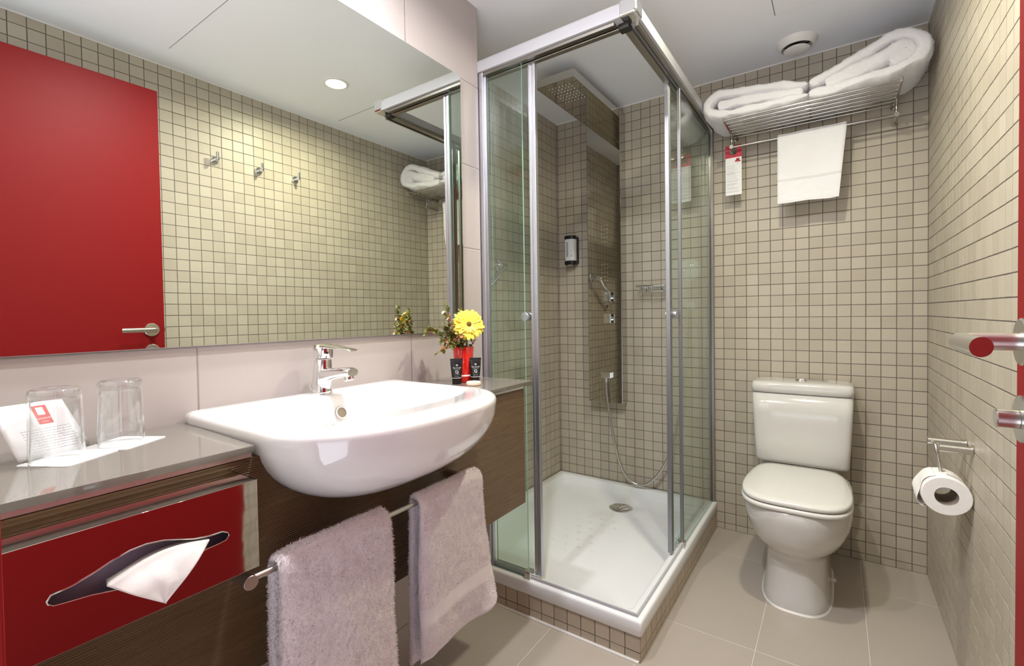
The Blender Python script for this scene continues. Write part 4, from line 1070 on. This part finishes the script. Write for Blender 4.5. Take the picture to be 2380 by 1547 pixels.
ribbon([(-0.388, zt+0.024), (-0.50, zt+0.024), (-0.62, zt+0.024), (-0.70, zt+0.028), (-0.752, zt+0.050), (-0.757, zt+0.085), (-0.718, zt+0.112), (-0.66, zt+0.108), (-0.56, zt+0.098), (-0.46, zt+0.082), (-0.390, zt+0.066)], 0.043, -0.272, -0.02, b, 1)
ribbon([(-0.405, zt+0.046), (-0.55, zt+0.062), (-0.66, zt+0.068), (-0.715, zt+0.072)], 0.048, -0.266, -0.03, b, 2)
orient(b); add_fibres(b, 50000, 0.0030, 0.0004, 0.1, 0, 21)
tag(b.build('folded_towel', terry, None, auto=None, recalc=False), 'white folded bath towel on the left half of the chrome shelf', 'towel')
b = MB()
ribbon([(-0.384, zt+0.022), (-0.29, zt+0.026), (-0.20, zt+0.034), (-0.11, zt+0.045), (-0.052, zt+0.075), (-0.045, zt+0.120), (-0.085, zt+0.158), (-0.135, zt+0.160), (-0.20, zt+0.135), (-0.27, zt+0.105), (-0.33, zt+0.082), (-0.382, zt+0.066)], 0.046, -0.275, -0.02, b, 4)
ribbon([(-0.33, zt+0.052), (-0.24, zt+0.074), (-0.17, zt+0.098), (-0.115, zt+0.118), (-0.090, zt+0.112), (-0.095, zt+0.092), (-0.14, zt+0.080)], 0.064, -0.270, -0.03, b, 5)
orient(b); add_fibres(b, 60000, 0.0030, 0.0004, 0.1, 0, 22)
tag(b.build('folded_towel', terry, None, auto=None, recalc=False), 'white rolled bath towel standing higher on the right half of the chrome shelf', 'towel')
# hand towel hanging on the lower rail
def flareC(w, d, x, y, z, front):
    y -= 0.028*w*min(1, d/0.3); return y, x, z
draped_towel('guest_towel', 'smooth white guest towel hanging from the lower rail above the toilet', -0.506, -0.262, 0.285, 0.27, 0.006, 0.002, 15, 9000, band=[(0.186, 0.193)], flare=flareC, rail=(-0.110, 1.8045), m=terry, axis='X', flen=0.0012, fw=0.0004, rad=0.0065)

# door hanger card on the left bracket
def hanger():
    t = thing('door_hanger', 'red and white printed hanger card on the left bracket of the towel shelf', 'hanger card', (-0.686, -0.078, 0))
    n = 28; hole = [(0.0+0.017*math.cos(2*PI*i/n)-0.001, 1.797+0.021*math.sin(2*PI*i/n)) for i in range(n)]
    M = frame((0, 0, 0), (1, 0, 0), (0, 0, 1))
    curve_mesh([[(-0.034, 1.765), (0.034, 1.765), (0.034, 1.822), (-0.034, 1.822)], hole], 0.0004, M, 'red_header', red_card, t)
    curve_mesh([[(-0.034, 1.595), (0.034, 1.595), (0.034, 1.765), (-0.034, 1.765)]], 0.0004, M, 'white_leaf', paper, t)
    # little tree emblem
    b = MB()
    for cx_, cz_, r in ((0.018, 1.752, 0.0062), (0.011, 1.748, 0.0052), (0.025, 1.747, 0.0052), (0.014, 1.757, 0.004), (0.022, 1.757, 0.0042)):
        b.add([(cx_+r*math.cos(2*PI*i/16), -0.0007, cz_+r*0.85*math.sin(2*PI*i/16)) for i in range(16)], [tuple(range(16))], 0, False)
    b.add([(0.0172, -0.0007, 1.736), (0.0188, -0.0007, 1.736), (0.0188, -0.0007, 1.750), (0.0172, -0.0007, 1.750)], [(0, 1, 2, 3)], 0, False)
    b.build('tree_emblem', red_card, t, auto=None)
    b = MB(); z = 1.727; r = random.Random(3)
    while z > 1.605:
        L = r.uniform(0.03, 0.058); b.add([(-0.029, -0.0007, z), (-0.029+L, -0.0007, z), (-0.029+L, -0.0007, z+0.0013), (-0.029, -0.0007, z+0.0013)], [(0, 1, 2, 3)], 0, False); z -= r.choice([0.0042, 0.0042, 0.009])
    b.build('printed_lines', text_m, t, auto=None)
hanger()

# ------------------------------------------------------------------ ceiling vent
t = thing('air_vent', 'round white exhaust vent on the ceiling above the towel shelf', 'vent', (-0.432, -0.150, CEIL))
MB().lathe([(0.050, -0.004), (0.053, -0.022), (0.057, -0.027), (0.065, -0.021), (0.074, -0.006), (0.076, 0.0)], n=56).build('ring', white_paint, t)
MB().lathe([(0, -0.004), (0.051, -0.004)], n=48).build('throat', hole_m, t)
MB().lathe([(0, -0.042), (0.034, -0.041), (0.046, -0.036), (0.047, -0.033), (0.034, -0.028), (0.0, -0.028)], n=48).build('disc', white_paint, t)
MB().cyl((0, 0, -0.024), (0, 0, -0.003), 0.006, n=12).box(-0.045, 0.045, -0.003, 0.003, -0.010, -0.006).build('spider', alu_dk, t)
